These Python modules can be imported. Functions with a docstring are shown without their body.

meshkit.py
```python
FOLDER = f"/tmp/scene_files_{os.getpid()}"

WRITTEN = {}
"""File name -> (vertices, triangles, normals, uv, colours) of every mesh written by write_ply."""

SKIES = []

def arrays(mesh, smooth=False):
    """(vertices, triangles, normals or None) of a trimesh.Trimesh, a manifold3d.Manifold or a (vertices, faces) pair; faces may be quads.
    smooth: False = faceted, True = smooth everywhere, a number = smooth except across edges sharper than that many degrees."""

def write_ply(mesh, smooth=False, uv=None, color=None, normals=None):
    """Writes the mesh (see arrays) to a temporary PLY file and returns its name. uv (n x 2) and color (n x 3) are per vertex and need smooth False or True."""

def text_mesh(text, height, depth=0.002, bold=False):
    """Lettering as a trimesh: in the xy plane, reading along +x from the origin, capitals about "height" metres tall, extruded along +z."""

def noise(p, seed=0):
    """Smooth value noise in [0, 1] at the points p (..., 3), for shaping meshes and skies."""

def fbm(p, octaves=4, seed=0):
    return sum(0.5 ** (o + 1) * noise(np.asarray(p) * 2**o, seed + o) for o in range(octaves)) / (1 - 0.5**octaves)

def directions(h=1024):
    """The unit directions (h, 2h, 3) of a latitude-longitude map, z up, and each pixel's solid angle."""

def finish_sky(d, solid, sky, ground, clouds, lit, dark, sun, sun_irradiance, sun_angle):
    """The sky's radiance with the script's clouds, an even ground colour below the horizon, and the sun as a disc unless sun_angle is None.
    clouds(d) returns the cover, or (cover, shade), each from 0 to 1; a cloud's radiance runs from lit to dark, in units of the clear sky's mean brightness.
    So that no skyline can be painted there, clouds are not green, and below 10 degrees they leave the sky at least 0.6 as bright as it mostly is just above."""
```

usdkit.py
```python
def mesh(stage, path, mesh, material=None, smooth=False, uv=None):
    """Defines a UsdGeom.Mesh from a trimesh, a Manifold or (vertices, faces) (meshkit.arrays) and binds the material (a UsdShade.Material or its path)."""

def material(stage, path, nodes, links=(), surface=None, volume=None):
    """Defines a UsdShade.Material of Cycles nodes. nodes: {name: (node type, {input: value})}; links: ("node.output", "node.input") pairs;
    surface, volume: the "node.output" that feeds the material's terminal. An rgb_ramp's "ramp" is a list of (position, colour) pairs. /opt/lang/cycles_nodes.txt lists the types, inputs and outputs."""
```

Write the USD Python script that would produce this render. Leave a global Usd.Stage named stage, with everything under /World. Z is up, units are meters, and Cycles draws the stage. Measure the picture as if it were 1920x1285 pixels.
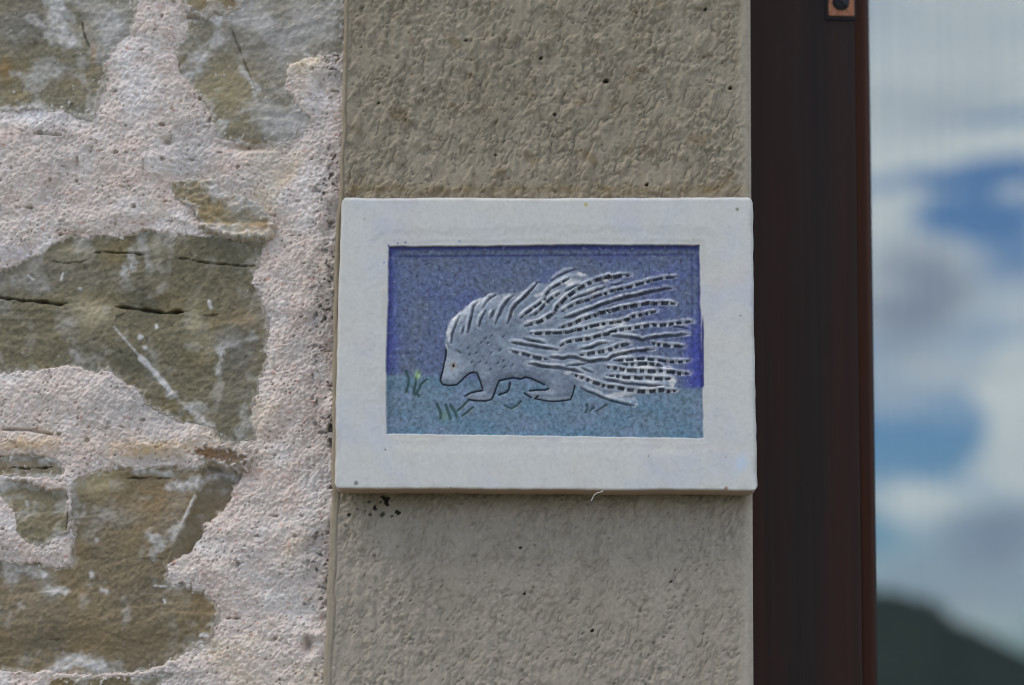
import math
import numpy as np
import trimesh
import usdkit
import meshkit
from pxr import Usd, UsdGeom, UsdLux, UsdShade, Gf, Sdf, Vt

stage = Usd.Stage.CreateInMemory()
UsdGeom.Xform.Define(stage, '/World')
UsdGeom.Scope.Define(stage, '/World/Looks')
LK = '/World/Looks/'

# ------------------------------------------------------------------ camera
DIST, ZC, PITCH, ROLL = 0.78, 1.60, math.radians(9.0), math.radians(0.75)
FOCAL, APER = 50.0, 23.6
FPX = FOCAL / APER * 1920.0
cp, sp = math.cos(PITCH), math.sin(PITCH)
CAM = np.array([0.0, -DIST * cp, ZC])
RX = np.array([[1, 0, 0], [0, -sp, -cp], [0, cp, -sp]])          # rotation about x by 90 deg + pitch
RZ = np.array([[math.cos(ROLL), -math.sin(ROLL), 0], [math.sin(ROLL), math.cos(ROLL), 0], [0, 0, 1]])
ROT = RX @ RZ
cam = UsdGeom.Camera.Define(stage, '/World/camera')
m4 = np.eye(4)
m4[:3, :3] = ROT.T
m4[3, :3] = CAM
cam.AddTransformOp().Set(Gf.Matrix4d(*m4.ravel().tolist()))
cam.CreateFocalLengthAttr(FOCAL)
cam.CreateHorizontalApertureAttr(APER)
cam.CreateVerticalApertureAttr(APER * 685 / 1024)
cam.CreateFStopAttr(4.5)
cam.CreateFocusDistanceAttr(0.772)
cam.CreateClippingRangeAttr(Gf.Vec2f(0.02, 20000))
EXPOSURE = 0.40
cam.CreateExposureAttr(EXPOSURE)

# ------------------------------------------------------------------ sky, and the sun veiled by thin cloud high on the left
SUN_DIR = np.array([-0.80, -0.36, 0.0])
SUN_EL = math.radians(56)
SUN_DIR = SUN_DIR / np.linalg.norm(SUN_DIR) * math.cos(SUN_EL)
SUN_DIR[2] = math.sin(SUN_EL)
SUN_ROT = math.atan2(SUN_DIR[0], SUN_DIR[1])
SKY_STRENGTH = 0.10


def ray(px, py):
    c = np.array([(px - 960) / FPX, (642.5 - py) / FPX, -1.0])
    d = ROT @ c
    return d / np.linalg.norm(d)


def azel(px, py):
    """Where the pane (a mirror facing -y) sends the look: degrees of azimuth from -y towards +x, degrees of elevation."""
    d = ray(px, py)
    return math.degrees(math.atan2(d[0], d[1])), math.degrees(math.asin(d[2]))


sky_nodes = {
    'tc': ('texture_coordinate', {}),
    'sky': ('sky_texture', {'sky_type': 'single_scattering', 'sun_disc': False, 'sun_elevation': SUN_EL, 'sun_rotation': SUN_ROT,
                            'air_density': 1.0, 'aerosol_density': 0.6, 'ozone_density': 1.0}),
    'sep': ('separate_xyz', {}),
    'neg': ('math', {'math_type': 'multiply', 'value2': -1.0}),
    'at': ('math', {'math_type': 'arctan2'}),
    'azd': ('math', {'math_type': 'multiply', 'value2': 57.29578}),
    'as': ('math', {'math_type': 'arcsine'}),
    'eld': ('math', {'math_type': 'multiply', 'value2': 57.29578}),
    'cmb': ('combine_xyz', {}),
    'wmap': ('mapping', {'scale': (3.0, 3.0, 7.5)}),
    'wn': ('noise_texture', {'scale': 5.0, 'detail': 6.0, 'roughness': 0.6}),
    'wsub': ('vector_math', {'math_type': 'subtract', 'vector2': (0.5, 0.5, 0.5)}),
    'wscl': ('vector_math', {'math_type': 'multiply', 'vector2': (4.2, 1.7, 0.0)}),
    'warp': ('vector_math', {'math_type': 'add'}),
    'n1': ('noise_texture', {'scale': 3.2, 'detail': 8.0, 'roughness': 0.58}),
    'nm': ('mapping', {'scale': (1.0, 1.0, 3.4), 'location': (0.3, 1.7, 0.2)}),
    'n1r': ('map_range', {'from_min': 0.36, 'from_max': 0.62, 'to_min': 0.0, 'to_max': 0.85, 'clamp': True}),
    'n2': ('noise_texture', {'scale': 9.0, 'detail': 7.0, 'roughness': 0.6}),
    'n2r': ('map_range', {'from_min': 0.35, 'from_max': 0.65, 'to_min': 0.0, 'to_max': 1.0, 'clamp': True}),
}
L = [('tc.generated', 'sky.vector'), ('tc.generated', 'sep.vector'), ('sep.y', 'neg.value1'), ('sep.x', 'at.value1'), ('neg.value', 'at.value2'),
     ('at.value', 'azd.value1'), ('sep.z', 'as.value1'), ('as.value', 'eld.value1'), ('azd.value', 'cmb.x'), ('eld.value', 'cmb.y'),
     ('tc.generated', 'wmap.vector'), ('wmap.vector', 'wn.vector'), ('wn.color', 'wsub.vector1'), ('wsub.vector', 'wscl.vector1'),
     ('wscl.vector', 'warp.vector1'), ('cmb.vector', 'warp.vector2'),
     ('tc.generated', 'nm.vector'), ('nm.vector', 'n1.vector'), ('n1.fac', 'n1r.value'), ('nm.vector', 'n2.vector'), ('n2.fac', 'n2r.value')]
del L[0]
# single clouds and gaps: (x, y in the pane, half width, half height, how much cover is added, how much grey is added)
CLOUDS = [
    (1740, 60, 260, 150, 0.55, 0.15), (1690, 200, 200, 50, 0.25, 0.2), (1860, 165, 130, 22, 0.25, 0.0), (1700, 300, 150, 34, 0.35, 0.05), (1900, 268, 120, 26, 0.30, 0.0), (1860, 222, 150, 20, -0.5, 0.1),
    (1860, 335, 150, 30, -0.6, 0.0), (1690, 352, 100, 20, -0.55, 0.0), (1665, 400, 60, 50, 0.35, 0.0), (1900, 365, 60, 16, 0.3, 0.0), (1780, 400, 110, 46, -0.5, 0.0), (1870, 455, 130, 90, -0.6, 0.0), (1800, 480, 60, 26, 0.25, 0.0),
    (1715, 560, 110, 110, 0.50, 0.85), (1900, 560, 60, 60, 0.25, 0.1), (1780, 690, 170, 46, 0.35, 0.25), (1690, 760, 90, 34, 0.25, 0.1),
    (1710, 835, 120, 44, -0.6, 0.0), (1790, 815, 80, 30, -0.35, 0.0), (1760, 860, 60, 24, -0.3, 0.0), (1915, 760, 55, 130, 0.8, 0.0), (1890, 890, 60, 40, 0.5, 0.0), (1720, 945, 110, 50, 0.65, 0.0), (1890, 1000, 130, 66, 0.5, 0.85), (1690, 1040, 110, 46, 0.25, 0.1), (1810, 1105, 240, 70, 0.4, 0.62),
]
cov, gry = 'n1r.result', None
for i, (px, py, hw, hh, add, gr) in enumerate(CLOUDS):
    a, e = azel(px, py)
    kx, ky = FPX * math.pi / 180 / hw, FPX * math.pi / 180 / hh
    sky_nodes[f'b{i}'] = ('mapping', {'location': (-a * kx, -e * ky, 0), 'scale': (kx, ky, 0)})
    sky_nodes[f'l{i}'] = ('vector_math', {'math_type': 'length'})
    sky_nodes[f'r{i}'] = ('map_range', {'range_type': 'smoothstep', 'from_min': 0.25, 'from_max': 1.35, 'to_min': 1.0, 'to_max': 0.0, 'clamp': True})
    sky_nodes[f'm{i}'] = ('math', {'math_type': 'multiply_add', 'value2': add})
    L += [('warp.vector', f'b{i}.vector'), (f'b{i}.vector', f'l{i}.vector1'), (f'l{i}.value', f'r{i}.value'), (f'r{i}.result', f'm{i}.value1'), (cov, f'm{i}.value3')]
    cov = f'm{i}.value'
    if gr:
        sky_nodes[f'g{i}'] = ('math', {'math_type': 'multiply_add', 'value2': gr, 'value3': 0.0})
        L += [(f'r{i}.result', f'g{i}.value1')] + ([(gry, f'g{i}.value3')] if gry else [])
        gry = f'g{i}.value'
sky_nodes.update({
    'cc': ('map_range', {'from_min': 0.15, 'from_max': 1.0, 'to_min': 0.04, 'to_max': 0.96, 'clamp': True}),
    'gm': ('math', {'math_type': 'multiply_add', 'value2': 0.22}),
    'gc': ('clamp', {'value': 0.0, 'min': 0.0, 'max': 1.0}),
    'ccol': ('mix_color', {'blend_type': 'mix', 'a': (12.2, 11.9, 11.5), 'b': (4.6, 5.0, 6.2)}),
    'smul': ('mix_color', {'blend_type': 'multiply', 'fac': 1.0, 'b': (0.70, 0.97, 1.30)}),
    'out': ('mix_color', {'blend_type': 'mix'}),
    'bg': ('background_shader', {'strength': SKY_STRENGTH}),
})
L += [(cov, 'cc.value'), ('n2r.result', 'gm.value1'), (gry, 'gm.value3'), ('gm.value', 'gc.value'), ('gc.result', 'ccol.fac'),
      ('sky.color', 'smul.a'), ('smul.result', 'out.a'), ('ccol.result', 'out.b'), ('cc.result', 'out.fac'), ('out.result', 'bg.color')]
sky_mat = usdkit.material(stage, LK + 'sky_material', sky_nodes, L, surface='bg.background')
dome = UsdLux.DomeLight.Define(stage, '/World/sky')
dome.CreateIntensityAttr(1.0)
UsdShade.MaterialBindingAPI.Apply(dome.GetPrim()).Bind(sky_mat)
dome.GetPrim().SetCustomDataByKey('kind', 'structure')
dome.GetPrim().SetCustomDataByKey('label', 'blue sky with drifting white and grey clouds')
dome.GetPrim().SetCustomDataByKey('category', 'sky')

sun = UsdLux.DistantLight.Define(stage, '/World/sun')
sun.CreateIntensityAttr(0.34)
sun.CreateAngleAttr(28.0)
sun.CreateColorAttr(Gf.Vec3f(1.0, 0.91, 0.80))
sun.GetPrim().CreateAttribute('inputs:normalize', Sdf.ValueTypeNames.Bool).Set(True)
zax = SUN_DIR                                                   # the light shines along its local -z
xax = np.cross([0, 0, 1.0], zax)
xax /= np.linalg.norm(xax)
yax = np.cross(zax, xax)
s4 = np.eye(4)
s4[0, :3], s4[1, :3], s4[2, :3] = xax, yax, zax
sun.AddTransformOp().Set(Gf.Matrix4d(*s4.ravel().tolist()))


# ------------------------------------------------------------------ helpers
def tag(p, label=None, cat=None, group=None, kind=None):
    for k, v in (('label', label), ('category', cat), ('group', group), ('kind', kind)):
        if v:
            p.SetCustomDataByKey(k, v)
    return p


used = {}


def path_of(parent, name):
    base = f'{parent}/{name}'
    n = used.get(base, 0)
    used[base] = n + 1
    return base if n == 0 else f'{base}_{n:03d}'


def thing(name, label, cat, group=None, loc=(0, 0, 0)):
    x = UsdGeom.Xform.Define(stage, path_of('/World', name))
    x.AddTranslateOp().Set(Gf.Vec3d(*map(float, loc)))
    tag(x.GetPrim(), label, cat, group)
    return x


def emit(parent, name, v, f, mat, n=None, col=None, origin=(0, 0, 0), label=None):
    """One Mesh prim from arrays, with optional vertex normals and vertex colours."""
    v = np.asarray(v, float) - np.asarray(origin, float)
    f = np.asarray(f, int)
    p = path_of(str(parent), name)
    m = UsdGeom.Mesh.Define(stage, p)
    m.CreatePointsAttr(Vt.Vec3fArray.FromNumpy(v.astype(np.float32)))
    m.CreateFaceVertexCountsAttr(Vt.IntArray.FromNumpy(np.full(len(f), f.shape[1], np.int32)))
    m.CreateFaceVertexIndicesAttr(Vt.IntArray.FromNumpy(f.astype(np.int32).ravel()))
    m.CreateSubdivisionSchemeAttr('none')
    if n is not None:
        m.CreateNormalsAttr(Vt.Vec3fArray.FromNumpy(np.asarray(n, np.float32)))
        m.SetNormalsInterpolation('vertex')
    if col is not None:
        UsdGeom.PrimvarsAPI(m).CreatePrimvar('Cd', Sdf.ValueTypeNames.Color3fArray, 'vertex').Set(Vt.Vec3fArray.FromNumpy(np.asarray(col, np.float32)))
    UsdShade.MaterialBindingAPI.Apply(m.GetPrim()).Bind(mat)
    if label:
        m.GetPrim().SetCustomDataByKey('label', label)
    return m


def subset(parent, name, v, f, keep, mat, n, col, origin=(0, 0, 0), label=None):
    ff = f[keep]
    if len(ff) == 0:
        return None
    ids, inv = np.unique(ff.ravel(), return_inverse=True)
    return emit(parent, name, v[ids], inv.reshape(ff.shape), mat, n[ids], col[ids], origin, label)


def vnormals(v, f):
    n = np.zeros_like(v)
    q = f if f.shape[1] == 3 else np.vstack([f[:, [0, 1, 2]], f[:, [0, 2, 3]]])
    fn = np.cross(v[q[:, 1]] - v[q[:, 0]], v[q[:, 2]] - v[q[:, 0]])
    for k in range(3):
        for c in range(3):
            n[:, c] += np.bincount(q[:, k], fn[:, c], len(v))
    return n / np.maximum(np.linalg.norm(n, axis=1, keepdims=True), 1e-20)


def grid_faces(nr, nc):
    i, j = np.meshgrid(np.arange(nr - 1), np.arange(nc - 1), indexing='ij')
    a = i * nc + j
    return np.stack([a, a + 1, a + nc + 1, a + nc], -1).reshape(-1, 4)


def PX(px, py, y=0.0):
    """The point of the plane at depth y seen at a pixel of the photograph (vectorised) -> x, z."""
    px, py = np.asarray(px, float), np.asarray(py, float)
    c = np.stack([(px - 960) / FPX, (642.5 - py) / FPX, -np.ones_like(px)], -1) @ ROT.T
    t = (y - CAM[1]) / c[..., 1]
    return c[..., 0] * t + CAM[0], c[..., 2] * t + CAM[2]


def project(x, z, y=0.0):
    d = np.stack([np.asarray(x, float) - CAM[0], np.full_like(np.asarray(x, float), y - CAM[1]), np.asarray(z, float) - CAM[2]], -1) @ ROT
    return 960 + FPX * d[..., 0] / -d[..., 2], 642.5 - FPX * d[..., 1] / -d[..., 2]


MM = 0.001
PXM = DIST / FPX                                                # metres per photo pixel on the wall (about 0.19 mm)


def perlin(x, y, seed=0):
    """Gradient noise in the plane, about -1..1."""
    i, j = np.floor(x).astype(np.int64), np.floor(y).astype(np.int64)
    fx, fy = x - i, y - j
    tx, ty = fx ** 3 * (fx * (fx * 6 - 15) + 10), fy ** 3 * (fy * (fy * 6 - 15) + 10)
    out = 0.0
    for a in (0, 1):
        for b in (0, 1):
            h = ((i + a) * 374761393 + (j + b) * 668265263 + seed * 1442695041) & 0xFFFFFFFF
            h = ((h ^ (h >> 13)) * 1274126177) & 0xFFFFFFFF
            h = ((h ^ (h >> 16)) & 0xFFFF) * (2 * np.pi / 65536)
            out = out + (np.cos(h) * (fx - a) + np.sin(h) * (fy - b)) * (tx if a else 1 - tx) * (ty if b else 1 - ty)
    return out * 1.55


def N2(u, v, sx, sy=None, seed=0, oct=1):
    """2-D noise centred on 0, range about -1..1; sx, sy are feature sizes in photo pixels."""
    x, y = u / sx, v / (sy or sx)
    if sy is None:
        t = seed * 2.399
        x, y = x * math.cos(t) - y * math.sin(t), x * math.sin(t) + y * math.cos(t)
    x, y = x * 0.62 + seed * 3.17, y * 0.62 + seed * 1.71
    out, amp, tot = 0.0, 1.0, 0.0
    for o in range(oct):
        out = out + amp * perlin(x, y, seed * 13 + o)
        tot += amp * amp
        x, y, amp = x * 2.03 + 5.1, y * 2.03 + 9.7, amp * 0.5
    return np.clip(out / math.sqrt(tot), -1.3, 1.3)


def worley(u, v, s, seed=0, jit=0.9):
    """Distance to the nearest scattered point (in cells of s photo pixels) and that point's own random number."""
    t = seed * 1.37
    x, y = (u * math.cos(t) - v * math.sin(t)) / s, (u * math.sin(t) + v * math.cos(t)) / s
    i, j = np.floor(x).astype(np.int64), np.floor(y).astype(np.int64)
    best, rnd = np.full(u.shape, 9.0), np.zeros(u.shape)
    for a in (-1, 0, 1):
        for b in (-1, 0, 1):
            h = ((i + a) * 374761393 + (j + b) * 668265263 + seed * 1442695041) & 0xFFFFFFFF
            h = ((h ^ (h >> 13)) * 1274126177) & 0xFFFFFFFF
            h = h ^ (h >> 16)
            px, py = i + a + 0.5 + jit * ((h & 0x3FF) / 1023.0 - 0.5), j + b + 0.5 + jit * (((h >> 10) & 0x3FF) / 1023.0 - 0.5)
            d = np.hypot(x - px, y - py)
            w = d < best
            best = np.where(w, d, best)
            rnd = np.where(w, ((h >> 20) & 0xFFF) / 4095.0, rnd)
    return best, rnd


def sstep(a, b, x):
    t = np.clip((x - a) / (b - a), 0, 1)
    return t * t * (3 - 2 * t)


def lin(c):
    c = np.asarray(c, float) / 255.0
    return np.where(c <= 0.04045, c / 12.92, ((c + 0.055) / 1.055) ** 2.4)


KALB = 0.64


def A(r, g, b):
    """Albedo of a surface that the photograph shows as this sRGB colour in open shade."""
    return np.clip(lin((r, g, b)) / KALB, 0.004, 0.86)


def blend(col, c, w):
    return col * (1 - w[..., None]) + np.asarray(c) * w[..., None]


def poly_sdf(u, v, poly):
    """Signed distance (positive inside) from points to a polygon, all in photo pixels."""
    p = np.asarray(poly, float)
    q = np.roll(p, -1, 0)
    d2 = np.full(u.shape, 1e18)
    inside = np.zeros(u.shape, bool)
    for (ax, ay), (bx, by) in zip(p, q):
        ex, ey = bx - ax, by - ay
        t = np.clip(((u - ax) * ex + (v - ay) * ey) / max(ex * ex + ey * ey, 1e-9), 0, 1)
        d2 = np.minimum(d2, (u - ax - t * ex) ** 2 + (v - ay - t * ey) ** 2)
        if ay != by:
            cr = ((ay > v) != (by > v)) & (u < ex * (v - ay) / (by - ay) + ax)
            inside ^= cr
    d = np.sqrt(d2)
    return np.where(inside, d, -d)


def line_dist(u, v, pts):
    """Distance to a polyline and the arc length along it at the nearest point; also which side (+ below/right of the way it runs)."""
    p = np.asarray(pts, float)
    best = np.full(u.shape, 1e9)
    arc = np.zeros(u.shape)
    side = np.zeros(u.shape)
    s0 = 0.0
    for (ax, ay), (bx, by) in zip(p[:-1], p[1:]):
        ex, ey = bx - ax, by - ay
        ln = math.hypot(ex, ey)
        t = np.clip(((u - ax) * ex + (v - ay) * ey) / max(ln * ln, 1e-9), 0, 1)
        dx, dy = u - ax - t * ex, v - ay - t * ey
        d = np.hypot(dx, dy)
        w = d < best
        best = np.where(w, d, best)
        arc = np.where(w, s0 + t * ln, arc)
        side = np.where(w, np.sign(ex * dy - ey * dx), side)
        s0 += ln
    return best, arc, side, s0


def ramp_axis(lo, hi, step, lo_far, hi_far, grow=1.12, big=0.012):
    """Axis that is fine between lo and hi and coarsens towards the far ends."""
    mid = np.arange(lo, hi + step * 0.5, step)
    up, s, x = [], step, mid[-1]
    while x < hi_far:
        s = min(s * grow, big)
        x = min(x + s, hi_far)
        up.append(x)
    dn, s, x = [], step, mid[0]
    while x > lo_far:
        s = min(s * grow, big)
        x = max(x - s, lo_far)
        dn.append(x)
    return np.array(dn[::-1] + list(mid) + up)


# ------------------------------------------------------------------ materials
def cd_material(name, rough=0.9, spec=0.3, bump=None, coat=None, rough_noise=None):
    nodes = {'a': ('attribute', {'attribute': 'Cd'}), 'p': ('principled_bsdf', {'roughness': rough, 'specular_ior_level': spec})}
    links = [('a.color', 'p.base_color')]
    if bump:
        sc, strength, dist = bump
        nodes.update({'g': ('geometry', {}), 'n': ('noise_texture', {'scale': sc, 'detail': 4.0, 'roughness': 0.65}), 'b': ('bump', {'strength': strength, 'distance': dist})})
        links += [('g.position', 'n.vector'), ('n.fac', 'b.height'), ('b.normal', 'p.normal')]
        if rough_noise:
            nodes['rr'] = ('map_range', {'from_min': 0.3, 'from_max': 0.7, 'to_min': rough_noise[0], 'to_max': rough_noise[1], 'clamp': True})
            links += [('n.fac', 'rr.value'), ('rr.result', 'p.roughness')]
    return usdkit.material(stage, LK + name, nodes, links, surface='p.BSDF')


M_mortar = cd_material('mortar_material', 0.95, 0.15, (2600, 0.5, 0.0004))
M_stone = cd_material('stone_material', 0.85, 0.25, (2200, 0.45, 0.0003))
M_plaster = cd_material('plaster_material', 0.9, 0.2, (2600, 0.35, 0.0003))
M_rim = cd_material('white_ceramic', 0.5, 0.35, (1800, 0.12, 0.0002))
M_glaze = cd_material('blue_glaze', 0.4, 0.4, (2200, 0.3, 0.0002), rough_noise=(0.28, 0.55))

M_wood = usdkit.material(stage, LK + 'dark_stained_wood', {
    'g': ('geometry', {}), 'm': ('mapping', {'scale': (260, 260, 5.0)}), 'n': ('noise_texture', {'scale': 1.0, 'detail': 5.0, 'roughness': 0.6}),
    'm2': ('mapping', {'scale': (70, 70, 3.2)}), 'n2': ('noise_texture', {'scale': 1.0, 'detail': 3.0}),
    'r': ('rgb_ramp', {'ramp': [(0.3, (0.020, 0.0150, 0.0128)), (0.5, (0.026, 0.0190, 0.0162)), (0.7, (0.034, 0.0240, 0.0200))]}),
    'r2': ('rgb_ramp', {'ramp': [(0.45, (0, 0, 0)), (0.7, (1, 1, 1))]}),
    'x': ('mix_color', {'blend_type': 'mix', 'b': (0.060, 0.018, 0.012)}), 'k': ('math', {'math_type': 'multiply', 'value2': 0.45}),
    'b': ('bump', {'strength': 0.35, 'distance': 0.0006}), 'p': ('principled_bsdf', {'roughness': 0.55, 'specular_ior_level': 0.16})},
    [('g.position', 'm.vector'), ('m.vector', 'n.vector'), ('g.position', 'm2.vector'), ('m2.vector', 'n2.vector'), ('n.fac', 'r.fac'), ('n2.fac', 'r2.fac'),
     ('r2.color', 'k.value1'), ('k.value', 'x.fac'), ('r.color', 'x.a'), ('x.result', 'p.base_color'), ('n.fac', 'b.height'), ('b.normal', 'p.normal')], surface='p.BSDF')
M_bead = usdkit.material(stage, LK + 'reddish_wood', {
    'g': ('geometry', {}), 'm': ('mapping', {'scale': (300, 300, 4.0)}), 'n': ('noise_texture', {'scale': 1.0, 'detail': 4.0}),
    'r': ('rgb_ramp', {'ramp': [(0.3, (0.022, 0.0075, 0.0035)), (0.7, (0.05, 0.016, 0.006))]}),
    'p': ('principled_bsdf', {'roughness': 0.5, 'specular_ior_level': 0.1})},
    [('g.position', 'm.vector'), ('m.vector', 'n.vector'), ('n.fac', 'r.fac'), ('r.color', 'p.base_color')], surface='p.BSDF')
M_copper = usdkit.material(stage, LK + 'coppery_metal', {
    'g': ('geometry', {}), 'n': ('noise_texture', {'scale': 600.0, 'detail': 4.0}), 'r': ('rgb_ramp', {'ramp': [(0.3, (0.24, 0.095, 0.045)), (0.7, (0.42, 0.19, 0.10))]}),
    'p': ('principled_bsdf', {'metallic': 0.6, 'roughness': 0.5})}, [('g.position', 'n.vector'), ('n.fac', 'r.fac'), ('r.color', 'p.base_color')], surface='p.BSDF')
M_screw = usdkit.material(stage, LK + 'dark_steel', {'p': ('principled_bsdf', {'base_color': (0.03, 0.032, 0.035), 'metallic': 0.7, 'roughness': 0.5})}, surface='p.BSDF')
M_black = usdkit.material(stage, LK + 'plain_black', {'p': ('principled_bsdf', {'base_color': (0.008, 0.008, 0.008), 'roughness': 0.7})}, surface='p.BSDF')
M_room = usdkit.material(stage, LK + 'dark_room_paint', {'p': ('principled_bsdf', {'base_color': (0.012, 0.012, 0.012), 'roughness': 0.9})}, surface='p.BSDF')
M_glass = usdkit.material(stage, LK + 'coated_window_glass', {
    'lw': ('layer_weight', {'blend': 0.5}), 'pw': ('math', {'math_type': 'power', 'value2': 4.0}), 'f': ('math', {'math_type': 'multiply_add', 'value2': 0.6, 'value3': 0.26}), 't': ('transparent_bsdf', {'color': (0.85, 0.88, 0.88)}), 'gl': ('glossy_bsdf', {'color': (0.84, 0.94, 1.0), 'roughness': 0.0}), 'x': ('mix_closure', {}), 'g': ('geometry', {}), 'm': ('mapping', {'scale': (620, 1, 3.0)}), 'n': ('noise_texture', {'scale': 1.0, 'detail': 3.0, 'roughness': 0.6}),
    'r': ('rgb_ramp', {'ramp': [(0.3, (0.79, 0.90, 0.965)), (0.7, (0.86, 0.965, 1.0))]})},
    [('g.position', 'm.vector'), ('m.vector', 'n.vector'), ('n.fac', 'r.fac'), ('r.color', 'gl.color'), ('lw.facing', 'pw.value1'), ('pw.value', 'f.value1'), ('f.value', 'x.fac'), ('t.BSDF', 'x.closure1'), ('gl.BSDF', 'x.closure2')], surface='x.closure')
M_thread = usdkit.material(stage, LK + 'pale_fibre', {'p': ('principled_bsdf', {'base_color': (0.7, 0.68, 0.64), 'roughness': 0.8})}, surface='p.BSDF')
M_ground = usdkit.material(stage, LK + 'grass_and_gravel', {
    'g': ('geometry', {}), 'n': ('noise_texture', {'scale': 0.6, 'detail': 8.0, 'roughness': 0.7}), 'r': ('rgb_ramp', {'ramp': [(0.3, (0.10, 0.11, 0.05)), (0.55, (0.19, 0.17, 0.12)), (0.75, (0.28, 0.25, 0.20))]}),
    'p': ('principled_bsdf', {'roughness': 0.95})}, [('g.position', 'n.vector'), ('n.fac', 'r.fac'), ('r.color', 'p.base_color')], surface='p.BSDF')
M_hill = usdkit.material(stage, LK + 'wooded_hillside', {
    'g': ('geometry', {}), 'n': ('noise_texture', {'scale': 0.07, 'detail': 8.0, 'roughness': 0.7}), 'r': ('rgb_ramp', {'ramp': [(0.3, (0.036, 0.048, 0.036)), (0.55, (0.058, 0.074, 0.054)), (0.8, (0.105, 0.12, 0.085))]}),
    'p': ('principled_bsdf', {'roughness': 0.95, 'specular_ior_level': 0.1})}, [('g.position', 'n.vector'), ('n.fac', 'r.fac'), ('r.color', 'p.base_color')], surface='p.BSDF')

# ------------------------------------------------------------------ ground and hills (seen in the pane)
ang = np.linspace(0, 2 * np.pi, 97)[:-1]
rad = [0.0, 2, 5, 12, 30, 80, 200, 600, 1500, 4000]
gv = [[0, 0, 0]] + [[r * math.cos(a), r * math.sin(a), 0] for r in rad[1:] for a in ang]
gf = [[0, 1 + k, 1 + (k + 1) % 96] for k in range(96)]
for r in range(len(rad) - 2):
    for k in range(96):
        a, b = 1 + r * 96 + k, 1 + r * 96 + (k + 1) % 96
        gf += [[a, a + 96, b + 96], [a, b + 96, b]]
g = emit('/World', 'ground', gv, gf, M_ground)
tag(g.GetPrim(), 'grass and gravel ground in front of the house', 'ground', kind='structure')

crest_px = [(1600, 1114), (1645, 1122), (1690, 1127), (1730, 1141), (1765, 1158), (1800, 1182), (1850, 1206), (1890, 1218), (1920, 1236), (1960, 1252)]
cr = np.array([azel(*q) for q in crest_px])
azs = np.radians(np.linspace(-75, 75, 1201))
azd = np.degrees(azs)
crest = np.interp(azd, np.r_[-75, -40, -12, 4, cr[:, 0], 30, 55, 75], np.r_[3.2, 4.4, 3.0, 2.5, cr[:, 1], 1.6, 3.2, 2.6])
crest += 0.07 * np.abs(meshkit.noise(np.stack([azd * 9, azd * 0, azd * 0 + 3], -1), 9) * 2 - 1) + 0.10 * (meshkit.fbm(np.stack([azd * 1.6, azd * 0, azd * 0], -1), 5, 3) - 0.5) * 2
rr = np.linspace(0, 1, 40)
hv = []
for i, t in enumerate(rr):
    R = 180 + 420 * t + 20
    prof = np.sin(np.clip(t / 0.8, 0, 1) * np.pi / 2) if t <= 0.8 else math.cos((t - 0.8) / 0.2 * 0.6)
    Rc = 180 + 420 * 0.8 + 20
    H = (1.6 + Rc * np.tan(np.radians(crest))) * prof - 0.4
    x, y = R * np.sin(azs), -R * np.cos(azs)
    H = H + prof * 2.2 * (meshkit.fbm(np.stack([x / 9, y / 9, x * 0], -1), 3, 5) - 0.5) * 2
    hv.append(np.stack([x, y, H], -1))
hv = np.array(hv).reshape(-1, 3)
hf = grid_faces(40, 1201)
h = emit('/World', 'hills', hv, hf, M_hill, vnormals(hv, hf))
tag(h.GetPrim(), 'dark green wooded hills mirrored low in the window pane', 'hill', kind='structure')

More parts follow.
